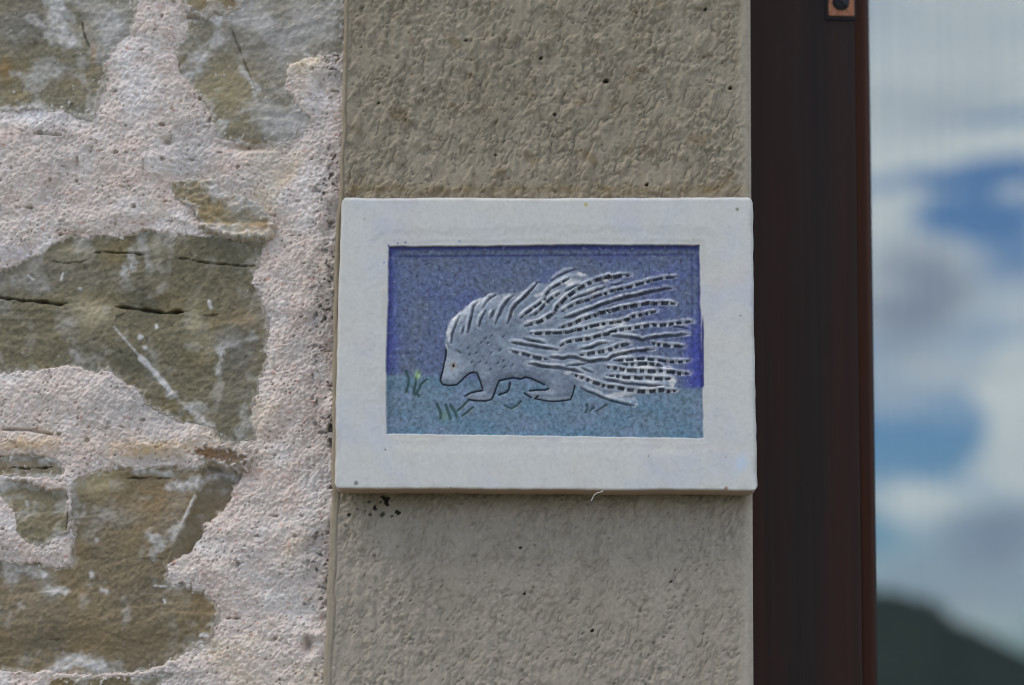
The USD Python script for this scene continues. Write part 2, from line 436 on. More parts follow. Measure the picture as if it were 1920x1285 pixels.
# ------------------------------------------------------------------ stone wall: mortar and stones
X_FR_L, _ = PX(0, 642)
STEP = 1.75 * PXM
xl_f = float(PX(-12, 642)[0])
xr_f = float(PX(668, 642)[0])
z_hi = float(PX(300, -14)[1])
z_lo = float(PX(300, 1299)[1])
WX = ramp_axis(xl_f, xr_f, STEP, -1.1, xr_f + 0.01)
WZ = ramp_axis(z_lo, z_hi, STEP, 0.0, 2.75)
GX, GZ = np.meshgrid(WX, WZ, indexing='xy')                     # rows are z
GU, GV = project(GX, GZ)
nr, nc = GX.shape
FINE = np.exp(-np.maximum(0, np.maximum.reduce([-12 - GU, GV - 1299, -14 - GV])) / 250)   # fades the finest relief outside the fine grid

k1 = 660 / 1920.0
k3 = 660 / 1824.0


def z1(*q):
    return [(a * k1, b * k1) for a, b in q]


def z2(*q):
    return [(a * k1, 400 + b * k1) for a, b in q]


def z3(*q):
    return [(a * k3, 820 + b * k3) for a, b in q]


STONES = {
    'A': z1((-900, -700), (700, -560), (760, -200), (735, 60), (690, 170), (600, 270), (555, 340), (540, 460), (520, 560), (490, 640), (330, 590), (150, 570), (0, 590), (-300, 560), (-900, 480)),
    'B': z1((1015, 90), (1180, 70), (1290, 40), (1330, -150), (1500, -420), (1830, -420), (1880, 60), (1862, 280), (1680, 300), (1580, 360), (1560, 470), (1640, 560), (1690, 650), (1560, 770), (1400, 780),
            (1290, 755), (1180, 740), (1140, 570), (1050, 480), (960, 380), (940, 230), (1005, 190)),
    'C': z1((1005, 0), (1025, 62), (1110, 78), (1170, 52), (1230, 68), (1285, 30), (1290, -130), (1180, -260), (1010, -200)),
    'D': [(315, 337), (360, 329), (397, 335), (402, 360), (470, 370), (496, 398), (510, 420), (506, 441), (440, 438), (388, 428), (372, 408), (362, 388), (330, 367)],
    'E': z2((-900, 400), (-200, 330), (0, 290), (150, 230), (240, 180), (350, 120), (480, 110), (640, 112), (800, 80), (940, 100), (1050, 102), (1440, 128), (1425, 180), (1392, 290), (1380, 370), (1412, 430),
            (1452, 560), (1452, 690), (1432, 850), (1397, 930), (1385, 1010), (1372, 1130), (1400, 1225), (1210, 1250), (1150, 1160), (960, 1120), (860, 1070), (770, 1030), (730, 950), (640, 900), (560, 850),
            (480, 855), (350, 830), (200, 850), (60, 862), (-300, 850), (-900, 800)),
    'F': [(-260, 846), (0, 852), (60, 850), (98, 853), (110, 866), (118, 884), (100, 896), (40, 893), (0, 890), (-260, 900)],
    'G': z3((355, 215), (470, 175), (600, 150), (700, 140), (830, 140), (990, 152), (1100, 122), (1250, 150), (1262, 190), (1212, 260), (1180, 340), (1150, 380), (1100, 430), (1062, 450), (1050, 520), (980, 590),
            (920, 640), (870, 660), (863, 730), (880, 770), (1000, 790), (1060, 800), (1110, 850), (1132, 890), (1122, 940), (1090, 980), (1080, 1060), (990, 1100), (900, 1150), (830, 1180), (740, 1215),
            (500, 1232), (280, 1226), (0, 1212), (-700, 1200), (-700, 660), (0, 640), (120, 640), (300, 680), (342, 640), (345, 570), (372, 510), (352, 470), (345, 380)),
    'H': z3((-10, 215), (120, 210), (230, 262), (330, 265), (343, 300), (340, 370), (338, 480), (260, 520), (215, 562), (100, 522), (70, 470), (76, 420), (40, 360), (-5, 320), (-40, 270)),
    'I': z3((1000, 66), (1060, 30), (1190, 42), (1252, 72), (1284, 100), (1272, 168), (1180, 150), (1100, 118), (1030, 106)),
    'J': z3((260, 1250), (500, 1240), (730, 1242), (830, 1212), (886, 1232), (815, 1300), (830, 1900), (100, 1900), (225, 1295)),
}
STONE_TEXT = {
    'A': 'grey olive stone smeared with white lime', 'B': 'grey stone with a bare olive lozenge', 'C': 'brown ledge of stone', 'D': 'broken stone flake with a yellowish edge',
    'E': 'broad olive stone with horizontal cracks and a white diagonal vein', 'F': 'thin grey strip of stone', 'G': 'olive brown stone with a sloping right face',
    'H': 'small olive stone between mortar', 'I': 'brown stone stub', 'J': 'lowest olive stone'}
rng = np.random.default_rng(11)
# the wall goes on outside the picture
row_z = 0.06
while row_z < 2.7:
    rh = rng.uniform(0.09, 0.15)
    x = -1.1 - rng.uniform(0, 0.1)
    while x < xr_f - 0.03:
        w = rng.uniform(0.10, 0.24)
        cx, cz = x + w / 2, row_z + rh / 2
        u0, v0 = project(np.array([cx - w / 2, cx + w / 2]), np.array([cz - rh / 2, cz + rh / 2]))
        inside_view = u0[1] > -320 and v0.max() > -300 and v0.min() < 1640
        if not inside_view and cx + w * 0.4 < xr_f - 0.02:
            t = np.linspace(0, 2 * np.pi, 18)[:-1]
            q = 0.42 * (1 + rng.uniform(-0.13, 0.13, 17))
            sx = np.sign(np.cos(t)) * np.abs(np.cos(t)) ** 0.6
            sz = np.sign(np.sin(t)) * np.abs(np.sin(t)) ** 0.6
            pu, pv = project(cx + sx * q * w, cz + sz * q * rh)
            STONES['x%d' % len(STONES)] = list(zip(pu, pv))
        x += w
    row_z += rh

ragged = 5.0 * N2(GU, GV, 26, seed=1, oct=3) + 3.0 * N2(GU, GV, 6, seed=2) + 1.5 * N2(GU, GV, 3, seed=3)
W = {}
wmax = np.full(GU.shape, -1e3)
for key, poly in STONES.items():
    p = np.array(poly)
    r0, r1 = np.nonzero((GV.max(1) > p[:, 1].min() - 40) & (GV.min(1) < p[:, 1].max() + 40))[0][[0, -1]]
    c0, c1 = np.nonzero((GU.max(0) > p[:, 0].min() - 40) & (GU.min(0) < p[:, 0].max() + 40))[0][[0, -1]]
    sl = (slice(r0, r1 + 1), slice(c0, c1 + 1))
    w = poly_sdf(GU[sl], GV[sl], poly) + ragged[sl]
    W[key] = (sl, w)
    wmax[sl] = np.maximum(wmax[sl], w)

# mortar: crumbly lime with sand lumps
wu, wv = GU + 3.5 * N2(GU, GV, 12, seed=8, oct=2), GV + 3.5 * N2(GU, GV, 12, seed=9, oct=2)
f1, r1 = worley(wu, wv, 9.5, 3)
f2, r2 = worley(wu, wv, 5.2, 4)
f3, r3 = worley(GU, GV, 19.0, 5)
mh = (1.3 * N2(GU, GV, 80, seed=10, oct=2) + 0.55 * N2(GU, GV, 24, seed=18, oct=2) + 0.7 * (r3 - 0.4) * sstep(0.75, 0.1, f3)
      + FINE * (0.46 * (0.25 + 0.75 * r1) * (sstep(0.85, 0.05, f1) - 0.4) + 0.5 * (0.2 + 0.8 * r2) * (sstep(0.8, 0.1, f2) - 0.4) + 0.34 * N2(GU, GV, 4.6, seed=13, oct=2)))
gr_, gr2_ = worley(GU, GV, 7.5, 21)
grp_ = sstep(0.34, 0.1, gr_) * (gr2_ > 0.80) * sstep(-0.5, 0.5, N2(GU, GV, 40, seed=121, oct=2)) * FINE
mh -= 0.8 * grp_
pit = sstep(0.62, 0.85, N2(GU, GV, 11, 8, seed=15)) * FINE
mh -= 1.3 * pit
# rough dark crusted margin along the rendered pier
near = sstep(70, 5, 640 - 0.022 * GV - GU) * sstep(-0.25, 0.35, N2(GU, GV, 90, 120, seed=16, oct=2) + 0.15)
crust = sstep(0.12, 0.5, N2(GU, GV, 9, 7, seed=17, oct=4)) * near * sstep(-0.3, 0.3, N2(GU, GV, 34, seed=171))
mh -= 1.2 * crust * FINE
mh += 1.2 * near * N2(GU, GV, 22, seed=18)
# named hollows and ledges: (x, y, half width, half height, mm)
for (hx, hy, hw, hh, amt) in [(378, 396, 17, 9, -4.5), (392, 400, 5, 12, -4.0), (470, 272, 42, 7, -1.5), (310, 262, 10, 6, -2.5), (575, 1210, 9, 16, -3.5), (590, 1190, 20, 8, 1.8), (560, 1150, 20, 14, -1.2),
                              (600, 160, 12, 22, -2.2), (560, 120, 40, 20, 1.5), (620, 765, 12, 18, 2.0), (270, 835, 80, 16, 1.2), (40, 830, 70, 14, 1.0)]:
    mh += amt * np.exp(-(((GU - hx) / hw) ** 2 + ((GV - hy) / hh) ** 2))
for pts, wd, dep in [([(0, 803), (50, 804), (92, 812)], 2.2, 2.4), ([(60, 245), (110, 249)], 1.6, 1.6), ([(350, 25), (385, 26)], 2.5, 2.5), ([(0, 1240), (40, 1243), (75, 1250)], 3, 2.5)]:
    d, a_, s_, l_ = line_dist(GU, GV, pts)
    mh -= dep * np.exp(-(d / wd) ** 2)
MORTAR_Y = 0.0035
dip = sstep(-2.0, 16.0, wmax)
mh_mm = mh - 1.2 * sstep(-40, 2, wmax) - 7.0 * dip

mc = np.empty(GU.shape + (3,))
mc[:] = A(177, 166, 156)
mc = blend(mc, A(188, 182, 176), sstep(0.0, 0.7, N2(GU, GV, 60, seed=20, oct=3)) * 0.8)
mc = blend(mc, A(176, 158, 146), sstep(0.05, 0.6, N2(GU, GV, 34, seed=21, oct=2)) * 0.55)
mc = blend(mc, A(186, 170, 142), sstep(0.25, 0.7, N2(GU, GV, 110, seed=22, oct=2)) * 0.5)
mc = blend(mc, A(150, 132, 120), sstep(0.25, 0.7, N2(GU, GV, 4.5, seed=23)) * 0.55)
mc = blend(mc, A(194, 189, 183), sstep(0.35, 0.8, N2(GU, GV, 5, seed=24)) * 0.5)
mc = blend(mc, A(160, 104, 84), sstep(0.60, 0.82, N2(GU, GV, 9, 6, seed=25)) * 0.55)
mc = blend(mc, A(120, 112, 100), sstep(0.70, 0.85, N2(GU, GV, 8, seed=26)) * 0.6)
mc = blend(mc, A(70, 66, 58), pit * 0.35)
mc = blend(mc, A(104, 92, 82), grp_ * 0.5)
mc = blend(mc, A(128, 122, 116), near * 0.35)
mc = blend(mc, A(150, 146, 142), sstep(0.1, 0.6, N2(GU, GV, 120, seed=120, oct=3)) * 0.45)
mc = blend(mc, A(44, 42, 39), np.clip(crust * 1.3, 0, 1) * 0.85)
lich = sstep(0.42, 0.62, N2(GU, GV, 5.5, seed=117) + 0.25 * N2(GU, GV, 30, seed=118)) * sstep(75, 8, 640 - 0.022 * GV - GU)
mc = blend(mc, A(36, 35, 33), lich * sstep(0.0, 0.4, N2(GU, GV, 80, 110, seed=119) + 0.25) * 0.85)
for (hx, hy, hw, hh, c, amt) in [(560, 110, 45, 22, (196, 178, 145), 0.7), (280, 838, 70, 16, (190, 160, 112), 0.75), (40, 832, 60, 13, (178, 146, 100), 0.7), (465, 270, 36, 6, (112, 84, 50), 0.85), (310, 262, 10, 5, (95, 88, 62), 0.7),
                              (250, 170, 30, 60, (206, 206, 206), 0.6), (60, 215, 70, 14, (196, 198, 204), 0.7), (600, 900, 25, 60, (176, 174, 170), 0.4), (640, 1240, 30, 60, (190, 190, 192), 0.4), (380, 395, 12, 8, (70, 58, 36), 0.7),
                              (410, 405, 22, 9, (186, 170, 140), 0.6), (480, 885, 50, 12, (176, 146, 126), 0.5), (130, 432, 30, 5, (120, 84, 52), 0.6), (30, 470, 50, 16, (190, 190, 196), 0.5), (575, 1200, 10, 12, (60, 52, 44), 0.6)]:
    g_ = np.exp(-(((GU - hx) / hw) ** 2 + ((GV - hy) / hh) ** 2) * (1 + 0.6 * N2(GU, GV, 16, seed=27))) * (0.75 + 0.5 * N2(GU, GV, 7, seed=28))
    mc = blend(mc, A(*c), np.clip(g_, 0, 1) * amt)
grain = 1 + 0.10 * N2(GU, GV, 3.0, seed=29) * FINE
mc = np.clip(mc * grain[..., None], 0.01, 0.84)

wall = thing('stone_wall', 'rough rubble wall of olive stones in crumbly pinkish lime mortar', 'wall', loc=(0, 0, 0))
mv = np.stack([GX, MORTAR_Y - mh_mm * MM, GZ], -1).reshape(-1, 3)
mf = grid_faces(nr, nc)
emit('/World/stone_wall', 'mortar', mv, mf, M_mortar, vnormals(mv, mf), mc.reshape(-1, 3))
# the body of the wall behind the face
wb = trimesh.creation.box((1.1 + xr_f, 0.42, 2.75))
wb.apply_translation(((xr_f - 1.1) / 2, 0.235, 1.375))
emit('/World/stone_wall', 'wall_core', wb.vertices, wb.faces, M_room)


def crack(u, v, pts, wd, dep, seed):
    jit = 1.6 * N2(u, v, 14, seed=seed) + 0.8 * N2(u, v, 5, seed=seed + 1)
    d, a, s, l = line_dist(u, v + jit, pts)
    taper = np.clip(np.minimum(a, l - a) / (0.16 * l), 0.12, 1) * np.clip(0.62 + 0.55 * N2(a, a * 0, 16, seed=seed + 2, oct=2), 0.2, 1.1)
    return dep * np.exp(-(d / (wd * taper)) ** 2) * np.sqrt(taper), np.exp(-(d / (wd * taper * 0.9)) ** 2) * taper, np.where(s > 0, 1.0, 0.0) * np.exp(-d / 30.0) * taper


CRACKS = [
    ('E', z2((490, 205), (560, 198), (690, 202), (800, 212)), 2.0, 3.0), ('E', z2((240, 240), (330, 258), (420, 255), (478, 236)), 1.0, 1.0), ('E', z2((930, 230), (1030, 240), (1130, 255), (1250, 268), (1390, 274)), 2.0, 2.6),
    ('E', z2((-60, 440), (20, 450), (150, 463), (310, 482), (370, 478)), 2.4, 3.4), ('E', z2((610, 500), (680, 500), (760, 512), (880, 528), (1010, 524)), 3.3, 4.5), ('E', z2((615, 590), (625, 550), (680, 530)), 1.6, 1.0),
    ('E', z2((860, 265), (930, 230)), 1.0, 0.7), ('E', z2((1090, 545), (1180, 540)), 1.5, 1.2), ('G', z3((600, 205), (740, 203), (880, 206)), 1.5, 2.0), ('F', z3((0, 150), (120, 156), (260, 150)), 2.4, 3.0),
    ('G', z3((700, 625), (780, 620), (860, 628)), 1.0, 0.7), ('G', z3((220, 1045), (330, 1043)), 1.0, 0.6), ('H', z3((338, 370), (330, 480)), 1.8, 2.5), ('A', z1((430, 90), (450, 180), (480, 250)), 2.0, 1.6), ('B', z1((1240, 100), (1330, 330), (1390, 480)), 1.5, 1.0),
]
WHITE = [  # lime left on a stone: (stone, polyline, half width, strength)
    ('E', z2((612, 610), (700, 712), (760, 780)), 1.8, 0.6), ('E', z2((760, 780), (830, 855), (920, 965)), 4.0, 0.95), ('E', z2((920, 965), (1020, 1052), (1140, 1155)), 8.0, 0.95), ('E', z2((755, 662), (756, 664)), 3.4, 1.0), ('E', z2((778, 724), (781, 727)), 3.2, 1.0),
    ('E', z2((840, 598), (842, 612)), 2.6, 1.0), ('E', z2((1125, 465), (1140, 500)), 2.8, 0.9), ('E', z2((135, 325), (165, 350)), 1.8, 0.9), ('E', z2((330, 315), (318, 350)), 1.8, 0.9), ('E', z2((420, 400), (425, 405)), 2.6, 0.7),
    ('E', z2((700, 220), (720, 250), (660, 320)), 7.0, 0.85), ('E', z2((760, 120), (790, 250), (810, 300)), 9.0, 0.55), ('E', z2((1200, 730), (1180, 860)), 6.0, 0.9), ('E', z2((1180, 720), (1300, 690), (1420, 660)), 7.0, 0.6), ('E', z2((1000, 1050), (1130, 1060)), 8.0, 0.6),
    ('E', z2((60, 350), (200, 380)), 14, 0.4), ('E', z2((380, 760), (420, 800)), 8, 0.5), ('E', z2((1320, 1080), (1310, 1200)), 12, 0.6),
    ('A', z1((250, -60), (300, 60), (340, 150), (370, 220)), 17.0, 1.0), ('A', z1((430, -50), (600, 60), (560, 200)), 26.0, 0.55), ('A', z1((170, 80), (280, 200)), 9.0, 0.6), ('A', z1((150, 440), (250, 350), (340, 380)), 16.0, 0.6),
    ('A', z1((0, 590), (200, 590)), 10, 0.7), ('A', z1((60, 380), (120, 390)), 6, 0.6), ('B', z1((1030, 390), (1100, 290), (1190, 150), (1180, 90)), 12.0, 0.95), ('B', z1((1350, 60), (1500, 200), (1700, 100)), 40, 0.5),
    ('B', z1((1400, 560), (1640, 640), (1500, 720)), 25, 0.5), ('B', z1((1190, 640), (1230, 660), (1190, 720)), 5, 0.8), ('B', z1((1380, 490), (1400, 540)), 5, 0.8), ('B', z1((1300, 350), (1400, 470)), 4, 0.6),
    ('D', [(390, 350), (440, 380), (480, 385)], 12, 0.8), ('D', [(400, 425), (500, 432)], 8, 0.6),
    ('G', z3((860, 240), (1000, 240), (1080, 190), (1250, 165)), 9.0, 0.9), ('G', z3((690, 165), (860, 178)), 6.0, 0.8), ('G', z3((1000, 300), (960, 390), (935, 440)), 2.4, 0.8), ('G', z3((780, 510), (830, 540), (780, 600)), 9.0, 0.8),
    ('G', z3((880, 470), (920, 450), (890, 520)), 6.0, 0.7), ('G', z3((240, 800), (320, 795)), 7.0, 0.9), ('G', z3((200, 700), (215, 715)), 4, 0.8), ('G', z3((455, 700), (460, 715)), 4, 0.8), ('G', z3((515, 790), (535, 795)), 4, 0.7), ('G', z3((290, 1190), (400, 1160), (500, 1190)), 12, 1.0),
    ('G', z3((790, 768), (850, 771)), 1.6, 0.9), ('G', z3((836, 840), (845, 855)), 1.8, 0.9), ('G', z3((1030, 1025), (1065, 1028)), 3, 1.0), ('G', z3((1040, 1060), (1070, 1070)), 5, 0.7), ('G', z3((40, 700), (130, 680)), 14, 0.6), ('G', z3((480, 530), (485, 525)), 3, 0.6), ('G', z3((360, 260), (390, 400)), 10, 0.5),
    ('F', z3((180, 215), (300, 230)), 10, 0.8), ('F', z3((220, 110), (290, 115)), 7, 0.7), ('H', z3((0, 240), (200, 230), (320, 250)), 10, 0.8), ('H', z3((120, 330), (125, 345)), 2.5, 0.6), ('H', z3((90, 390), (150, 380)), 8, 0.4),
]
CREAM = [('E', 172, 585, 34, 22, 0.85, (158, 148, 122)), ('E', 155, 580, 22, 30, 0.5, (150, 140, 115)), ('E', 360, 595, 14, 40, 0.6, (150, 140, 108)), ('E', 455, 595, 34, 16, 0.55, (142, 118, 82)), ('E', 290, 460, 10, 34, 0.6, (160, 154, 136)), ('E', 130, 470, 36, 16, 0.5, (150, 142, 118)), ('E', 385, 640, 14, 30, 0.4, (150, 142, 116)),
         ('E', 455, 660, 40, 55, 0.75, (96, 94, 88)), ('E', 420, 760, 34, 50, 0.6, (98, 94, 84)), ('E', 60, 510, 90, 30, 0.5, (124, 120, 112)), ('A', 30, 35, 45, 40, 0.75, (96, 94, 90)), ('A', 172, 92, 6, 20, 0.8, (140, 105, 55)), ('A', 5, 120, 10, 20, 0.7, (136, 104, 62)), ('A', 210, 40, 40, 40, 0.6, (150, 150, 148)),
         ('B', 530, 70, 110, 90, 0.75, (124, 122, 118)), ('B', 420, 165, 45, 75, 0.85, (126, 116, 88)), ('B', 540, 225, 50, 30, 0.7, (132, 132, 132)), ('B', 460, 265, 30, 8, 0.7, (110, 84, 54)), ('B', 475, 60, 20, 20, 0.5, (122, 110, 80)),
         ('D', 450, 432, 60, 10, 0.9, (180, 158, 118)), ('D', 490, 424, 18, 10, 0.7, (130, 98, 56)), ('D', 360, 345, 40, 14, 0.7, (126, 112, 84)), ('I', 420, 850, 60, 18, 0.9, (108, 86, 64)), ('C', 390, 0, 60, 24, 0.8, (120, 104, 76)),
         ('G', 170, 905, 50, 20, 0.75, (166, 154, 120)), ('G', 280, 945, 70, 50, 0.6, (126, 104, 72)), ('G', 330, 1010, 30, 60, 0.35, (98, 86, 64)), ('G', 60, 1130, 60, 50, 0.5, (118, 108, 90)), ('G', 200, 1190, 120, 40, 0.5, (110, 96, 72)), ('G', 350, 1130, 50, 40, 0.5, (100, 88, 66)), ('G', 350, 1200, 40, 30, 0.5, (102, 92, 74)),
         ('G', 420, 910, 40, 30, 0.6, (106, 102, 96)), ('F', 40, 870, 60, 12, 0.5, (120, 104, 84))]
TONE = {'A': (120, 115, 98), 'B': (124, 118, 100), 'C': (128, 112, 86), 'D': (134, 124, 102), 'E': (108, 103, 84), 'F': (118, 112, 96), 'G': (114, 104, 84), 'H': (120, 113, 92), 'I': (104, 82, 60), 'J': (112, 102, 78)}
LEVEL = {'C': 1.6, 'D': 0.8, 'I': 1.3, 'B': -0.4, 'F': -0.6}
si = 0
for key, (sl, w) in W.items():
    u, v, wj = GU[sl], GV[sl], w
    if not (wj > 0).any():
        continue
    si += 1
    fine = FINE[sl]
    sd = 100 + si * 17
    sh = -1.3 + LEVEL.get(key, 0.0) + 1.5 * N2(u, v, 120, 90, seed=sd) + 0.55 * N2(u, v, 44, seed=sd + 1, oct=3) + fine * (0.26 * N2(u + 0.5 * v, v, 13, 10, seed=sd + 2, oct=3) + 0.30 * N2(u, v, 6, seed=sd + 3, oct=2))
    # thin bedding: the stone splits in small terraces
    terr = N2(u, v, 170, 60, seed=sd + 4, oct=2) * 1.8
    fr = terr - np.floor(terr)
    sh += 0.45 * (np.floor(terr) + sstep(0.7, 1.0, fr))
    tone = np.array([0.925, 0.91, 0.88]) * np.array(TONE.get(key, (119 + rng.uniform(-9, 9), 110 + rng.uniform(-8, 8), 88 + rng.uniform(-9, 9))))
    sc = np.empty(u.shape + (3,))
    sc[:] = A(*tone)
    sc = blend(sc, A(*(tone * np.array([0.86, 0.88, 0.92]))), sstep(0, 0.8, N2(u, v, 60, seed=sd + 5, oct=3)) * 0.7)
    sc = blend(sc, A(*(tone * np.array([1.08, 1.03, 0.92]))), sstep(0, 0.8, N2(u, v, 80, seed=sd + 6, oct=2)) * 0.7)
    sc = blend(sc, A(132, 129, 120), sstep(0.1, 0.8, N2(u, v, 50, 60, seed=sd + 7, oct=3)) * 0.5)
    sc *= (1 + 0.16 * N2(u, v, 7, seed=sd + 8, oct=2) + 0.16 * N2(u, v, 4.0, seed=sd + 9))[..., None]
    sc = blend(sc, sc * 0.5, sstep(0.5, 0.8, N2(u, v, 6.5, seed=sd + 15)) * 0.7)
    for k, hx, hy, hw, hh, amt, c in CREAM:
        if k == key:
            g_ = np.exp(-(((u - hx) / hw) ** 2 + ((v - hy) / hh) ** 2) * (1 + 0.5 * N2(u, v, 20, seed=sd + 10))) * (0.85 + 0.3 * N2(u, v, 6, seed=sd + 11))
            sc = blend(sc, A(*c), np.clip(g_, 0, 1) * amt)
    ci = 0
    for k, pts, wd, dep in CRACKS:
        if k == key:
            ci += 1
            dh, dk, below = crack(u, v, pts, wd, dep, sd + 20 + ci)
            sh -= dh
            sh -= 0.5 * below
            sc = blend(sc, A(74, 60, 40), dk * 0.5)
    if key == 'G':                                              # right face falls away
        d, a_, s_, l_ = line_dist(u, v, z3((1030, 200), (1000, 300), (940, 440), (870, 620), (840, 720)))
        fall = np.where(s_ < 0, d, 0) * sstep(1085, 1035, v)
        sh -= 0.085 * np.minimum(fall, 46)
        sh += 0.5 * np.exp(-(d / 4) ** 2) * sstep(1070, 1030, v)
        sc = blend(sc, A(102, 92, 72), sstep(0, 6, fall) * 0.5)
    if key == 'E':
        d, a_, s_, l_ = line_dist(u, v, z2((770, 300), (768, 480)))
        sh += 0.5 * np.where(u < 264, 1, 0) * np.exp(-d / 25) * (np.abs(v - 535) < 30)
        d, a_, s_, l_ = line_dist(u, v, z2((612, 600), (830, 852), (1140, 1158)))
        sh += 0.25 * s_ * sstep(0, 10, d) * np.exp(-d / 60.0)
    if key == 'D':
        sh += 2.0 * sstep(412, 420, v + 3 * N2(u, v, 12, seed=5)) + 0.6 * N2(u, v, 8, 5, seed=6)
    white = np.zeros(u.shape)
    for k, pts, wd, amt in WHITE:
        if k == key:
            d, a_, s_, l_ = line_dist(u, v, pts)
            blot = N2(u, v, max(14, 1.6 * wd), seed=sd + 30, oct=4) * 1.5 + 0.35 if wd > 4 else 0.9 * N2(u, v, 2.2 * wd + 2, seed=sd + 30, oct=3)
            white = np.maximum(white, amt * sstep(1.5, 0.3, d / wd * 0.75 + 0.6 * blot) * (0.72 + 0.4 * N2(u, v, 6, seed=sd + 31, oct=2) if wd > 4 else 1.0))
    # specks of lime, thicker towards the joints
    spk = sstep(0.60, 0.80, N2(u, v, 5.0, seed=sd + 12) + 0.45 * np.exp(-np.maximum(wj, 0) / 14.0) + 0.10 * N2(u, v, 60, seed=sd + 13) - (0.30 if key in 'EGH' else 0.08))
    film = sstep(0.2, 0.8, N2(u, v, 26, seed=sd + 14, oct=3) + 0.5 * np.exp(-np.maximum(wj, 0) / 12.0) - 0.1)
    edge_ = sstep(0.35, 0.85, np.exp(-np.maximum(wj, 0) / 7.0) + 0.35 * N2(u, v, 6, seed=sd + 16, oct=2) + 0.35 * N2(u, v, 40, seed=sd + 17, oct=2))
    sc = blend(sc, A(168, 160, 150), edge_ * 0.5)
    sh += 0.3 * edge_
    sc = blend(sc, A(160, 156, 148), film * (0.35 if key in 'EG' else 0.5))
    sc = blend(sc, A(184, 180, 174), spk * 0.6)
    white = np.clip(white, 0, 1)
    sc = blend(sc, A(180, 178, 175), white * 0.8)
    sh += 0.35 * spk * fine + 0.35 * white
    sh -= 6.0 * sstep(4, -14, wj) ** 1.5
    sc = np.clip(sc, 0.01, 0.8)
    sv = np.stack([GX[sl], MORTAR_Y - sh * MM, GZ[sl]], -1).reshape(-1, 3)
    sf = grid_faces(*u.shape)
    keep = (wj.reshape(-1)[sf] > -16).any(1)
    # skirt: the stone's sides run back into the wall
    n = vnormals(sv, sf)
    ff = sf[keep]
    e = np.vstack([ff[:, [0, 1]], ff[:, [1, 2]], ff[:, [2, 3]], ff[:, [3, 0]]])
    key_e = np.sort(e, 1)
    _, idx, cnt = np.unique(key_e[:, 0] * len(sv) + key_e[:, 1], return_index=True, return_counts=True)
    be = e[idx[cnt == 1]]
    ids, inv = np.unique(ff.ravel(), return_inverse=True)
    lut = np.full(len(sv), -1)
    lut[ids] = np.arange(len(ids))
    bids = np.unique(be)
    lut2 = np.full(len(sv), -1)
    lut2[bids] = len(ids) + np.arange(len(bids))
    back = sv[bids].copy()
    back[:, 1] = 0.024
    allv = np.vstack([sv[ids], back])
    alln = np.vstack([n[ids], n[bids]])
    allc = np.vstack([sc.reshape(-1, 3)[ids], sc.reshape(-1, 3)[bids]])
    sk = np.stack([lut[be[:, 1]], lut[be[:, 0]], lut2[be[:, 0]], lut2[be[:, 1]]], 1)
    emit('/World/stone_wall', 'stone', allv, np.vstack([inv.reshape(ff.shape), sk]), M_stone, alln, allc, label=STONE_TEXT.get(key))

# ------------------------------------------------------------------ rendered pier between the stones and the window
ED = np.array([(656, -60), (652, 0), (650, 120), (646, 250), (640, 370), (633, 480), (630, 600), (629, 750), (626, 930), (622, 1050), (617, 1150), (612, 1290)], float)
ex, ez = PX(ED[:, 0] - 6, ED[:, 1])
xr = float(PX(1411.5, 642)[0])
pz_hi, pz_lo = float(PX(900, -12)[1]), float(PX(900, 1297)[1])
pst = 2.0 * PXM
za = float(PX(900, 905)[1])
zb = float(PX(900, 385)[1])
PZ = np.concatenate([ramp_axis(pz_lo, za, pst, 0.0, za), np.linspace(za, zb, 60)[1:-1], ramp_axis(zb, pz_hi, pst, zb, 2.75)])
ncol = int(780 / 2.0)
S = np.linspace(0, 1, ncol)
left = np.interp(-PZ, -ez, ex) + 0.0
left = left + (meshkit.fbm(np.stack([PZ * 90, PZ * 0, PZ * 0], -1), 3, 8) - 0.5) * 0.0012
R1, R2 = 0.0012, 0.0032
cols_x, cols_y, cols_w = [], [], []
th = np.linspace(0, np.pi / 2, 5)
AX = [(np.zeros_like(left), 0.03)] + [(R1 - R1 * math.cos(t), R1 - R1 * math.sin(t)) for t in th]
X, Y, Fw = [], [], []
for a, b in AX:
    X.append(left + a)
    Y.append(np.full_like(left, b))
    Fw.append(0.0)
for s in S[1:-1]:
    X.append(left + R1 + s * (xr - R2 - left - R1))
    Y.append(np.zeros_like(left))
    Fw.append(1.0)
for t in np.linspace(0, np.pi / 2, 9):
    X.append(np.full_like(left, xr) - R2 + R2 * math.sin(t))
    Y.append(np.full_like(left, R2 - R2 * math.cos(t)))
    Fw.append(max(0.0, 1 - t))
X.append(np.full_like(left, xr))
Y.append(np.full_like(left, 0.085))
Fw.append(0.0)
X, Y, Fw = np.stack(X, 1), np.stack(Y, 1), np.array(Fw)[None, :]
PZg = np.repeat(PZ[:, None], X.shape[1], 1)
PU, PV = project(X, PZg)
lu = np.repeat(project(left, PZ)[0][:, None], X.shape[1], 1)
fromleft, fromright = PU - lu, 1412 - PU
BW = 8 + 7 * sstep(300, 900, PV)
smooth = sstep(BW - 1, BW + 5, fromleft + 2 * N2(PU, PV, 40, seed=40)) * sstep(8, 34, fromright + 6 * N2(PU, PV, 30, seed=41))
upper = sstep(520, 460, PV)
lx, ly = PU + 0.3 * PV, PV                                      # the float dragged the coarse grains upwards
rough = np.clip(0.55 + 0.7 * N2(PU, PV, 60, 90, seed=140, oct=2), 0.15, 1.3)
ph = smooth * (0.35 * N2(PU, PV, 80, 130, seed=42, oct=2) + 0.22 * N2(lx, ly, 22, 40, seed=43, oct=2))
ph += smooth * 0.22 * N2(PU + 0.06 * PV, PV, 9, 80, seed=152, oct=2)
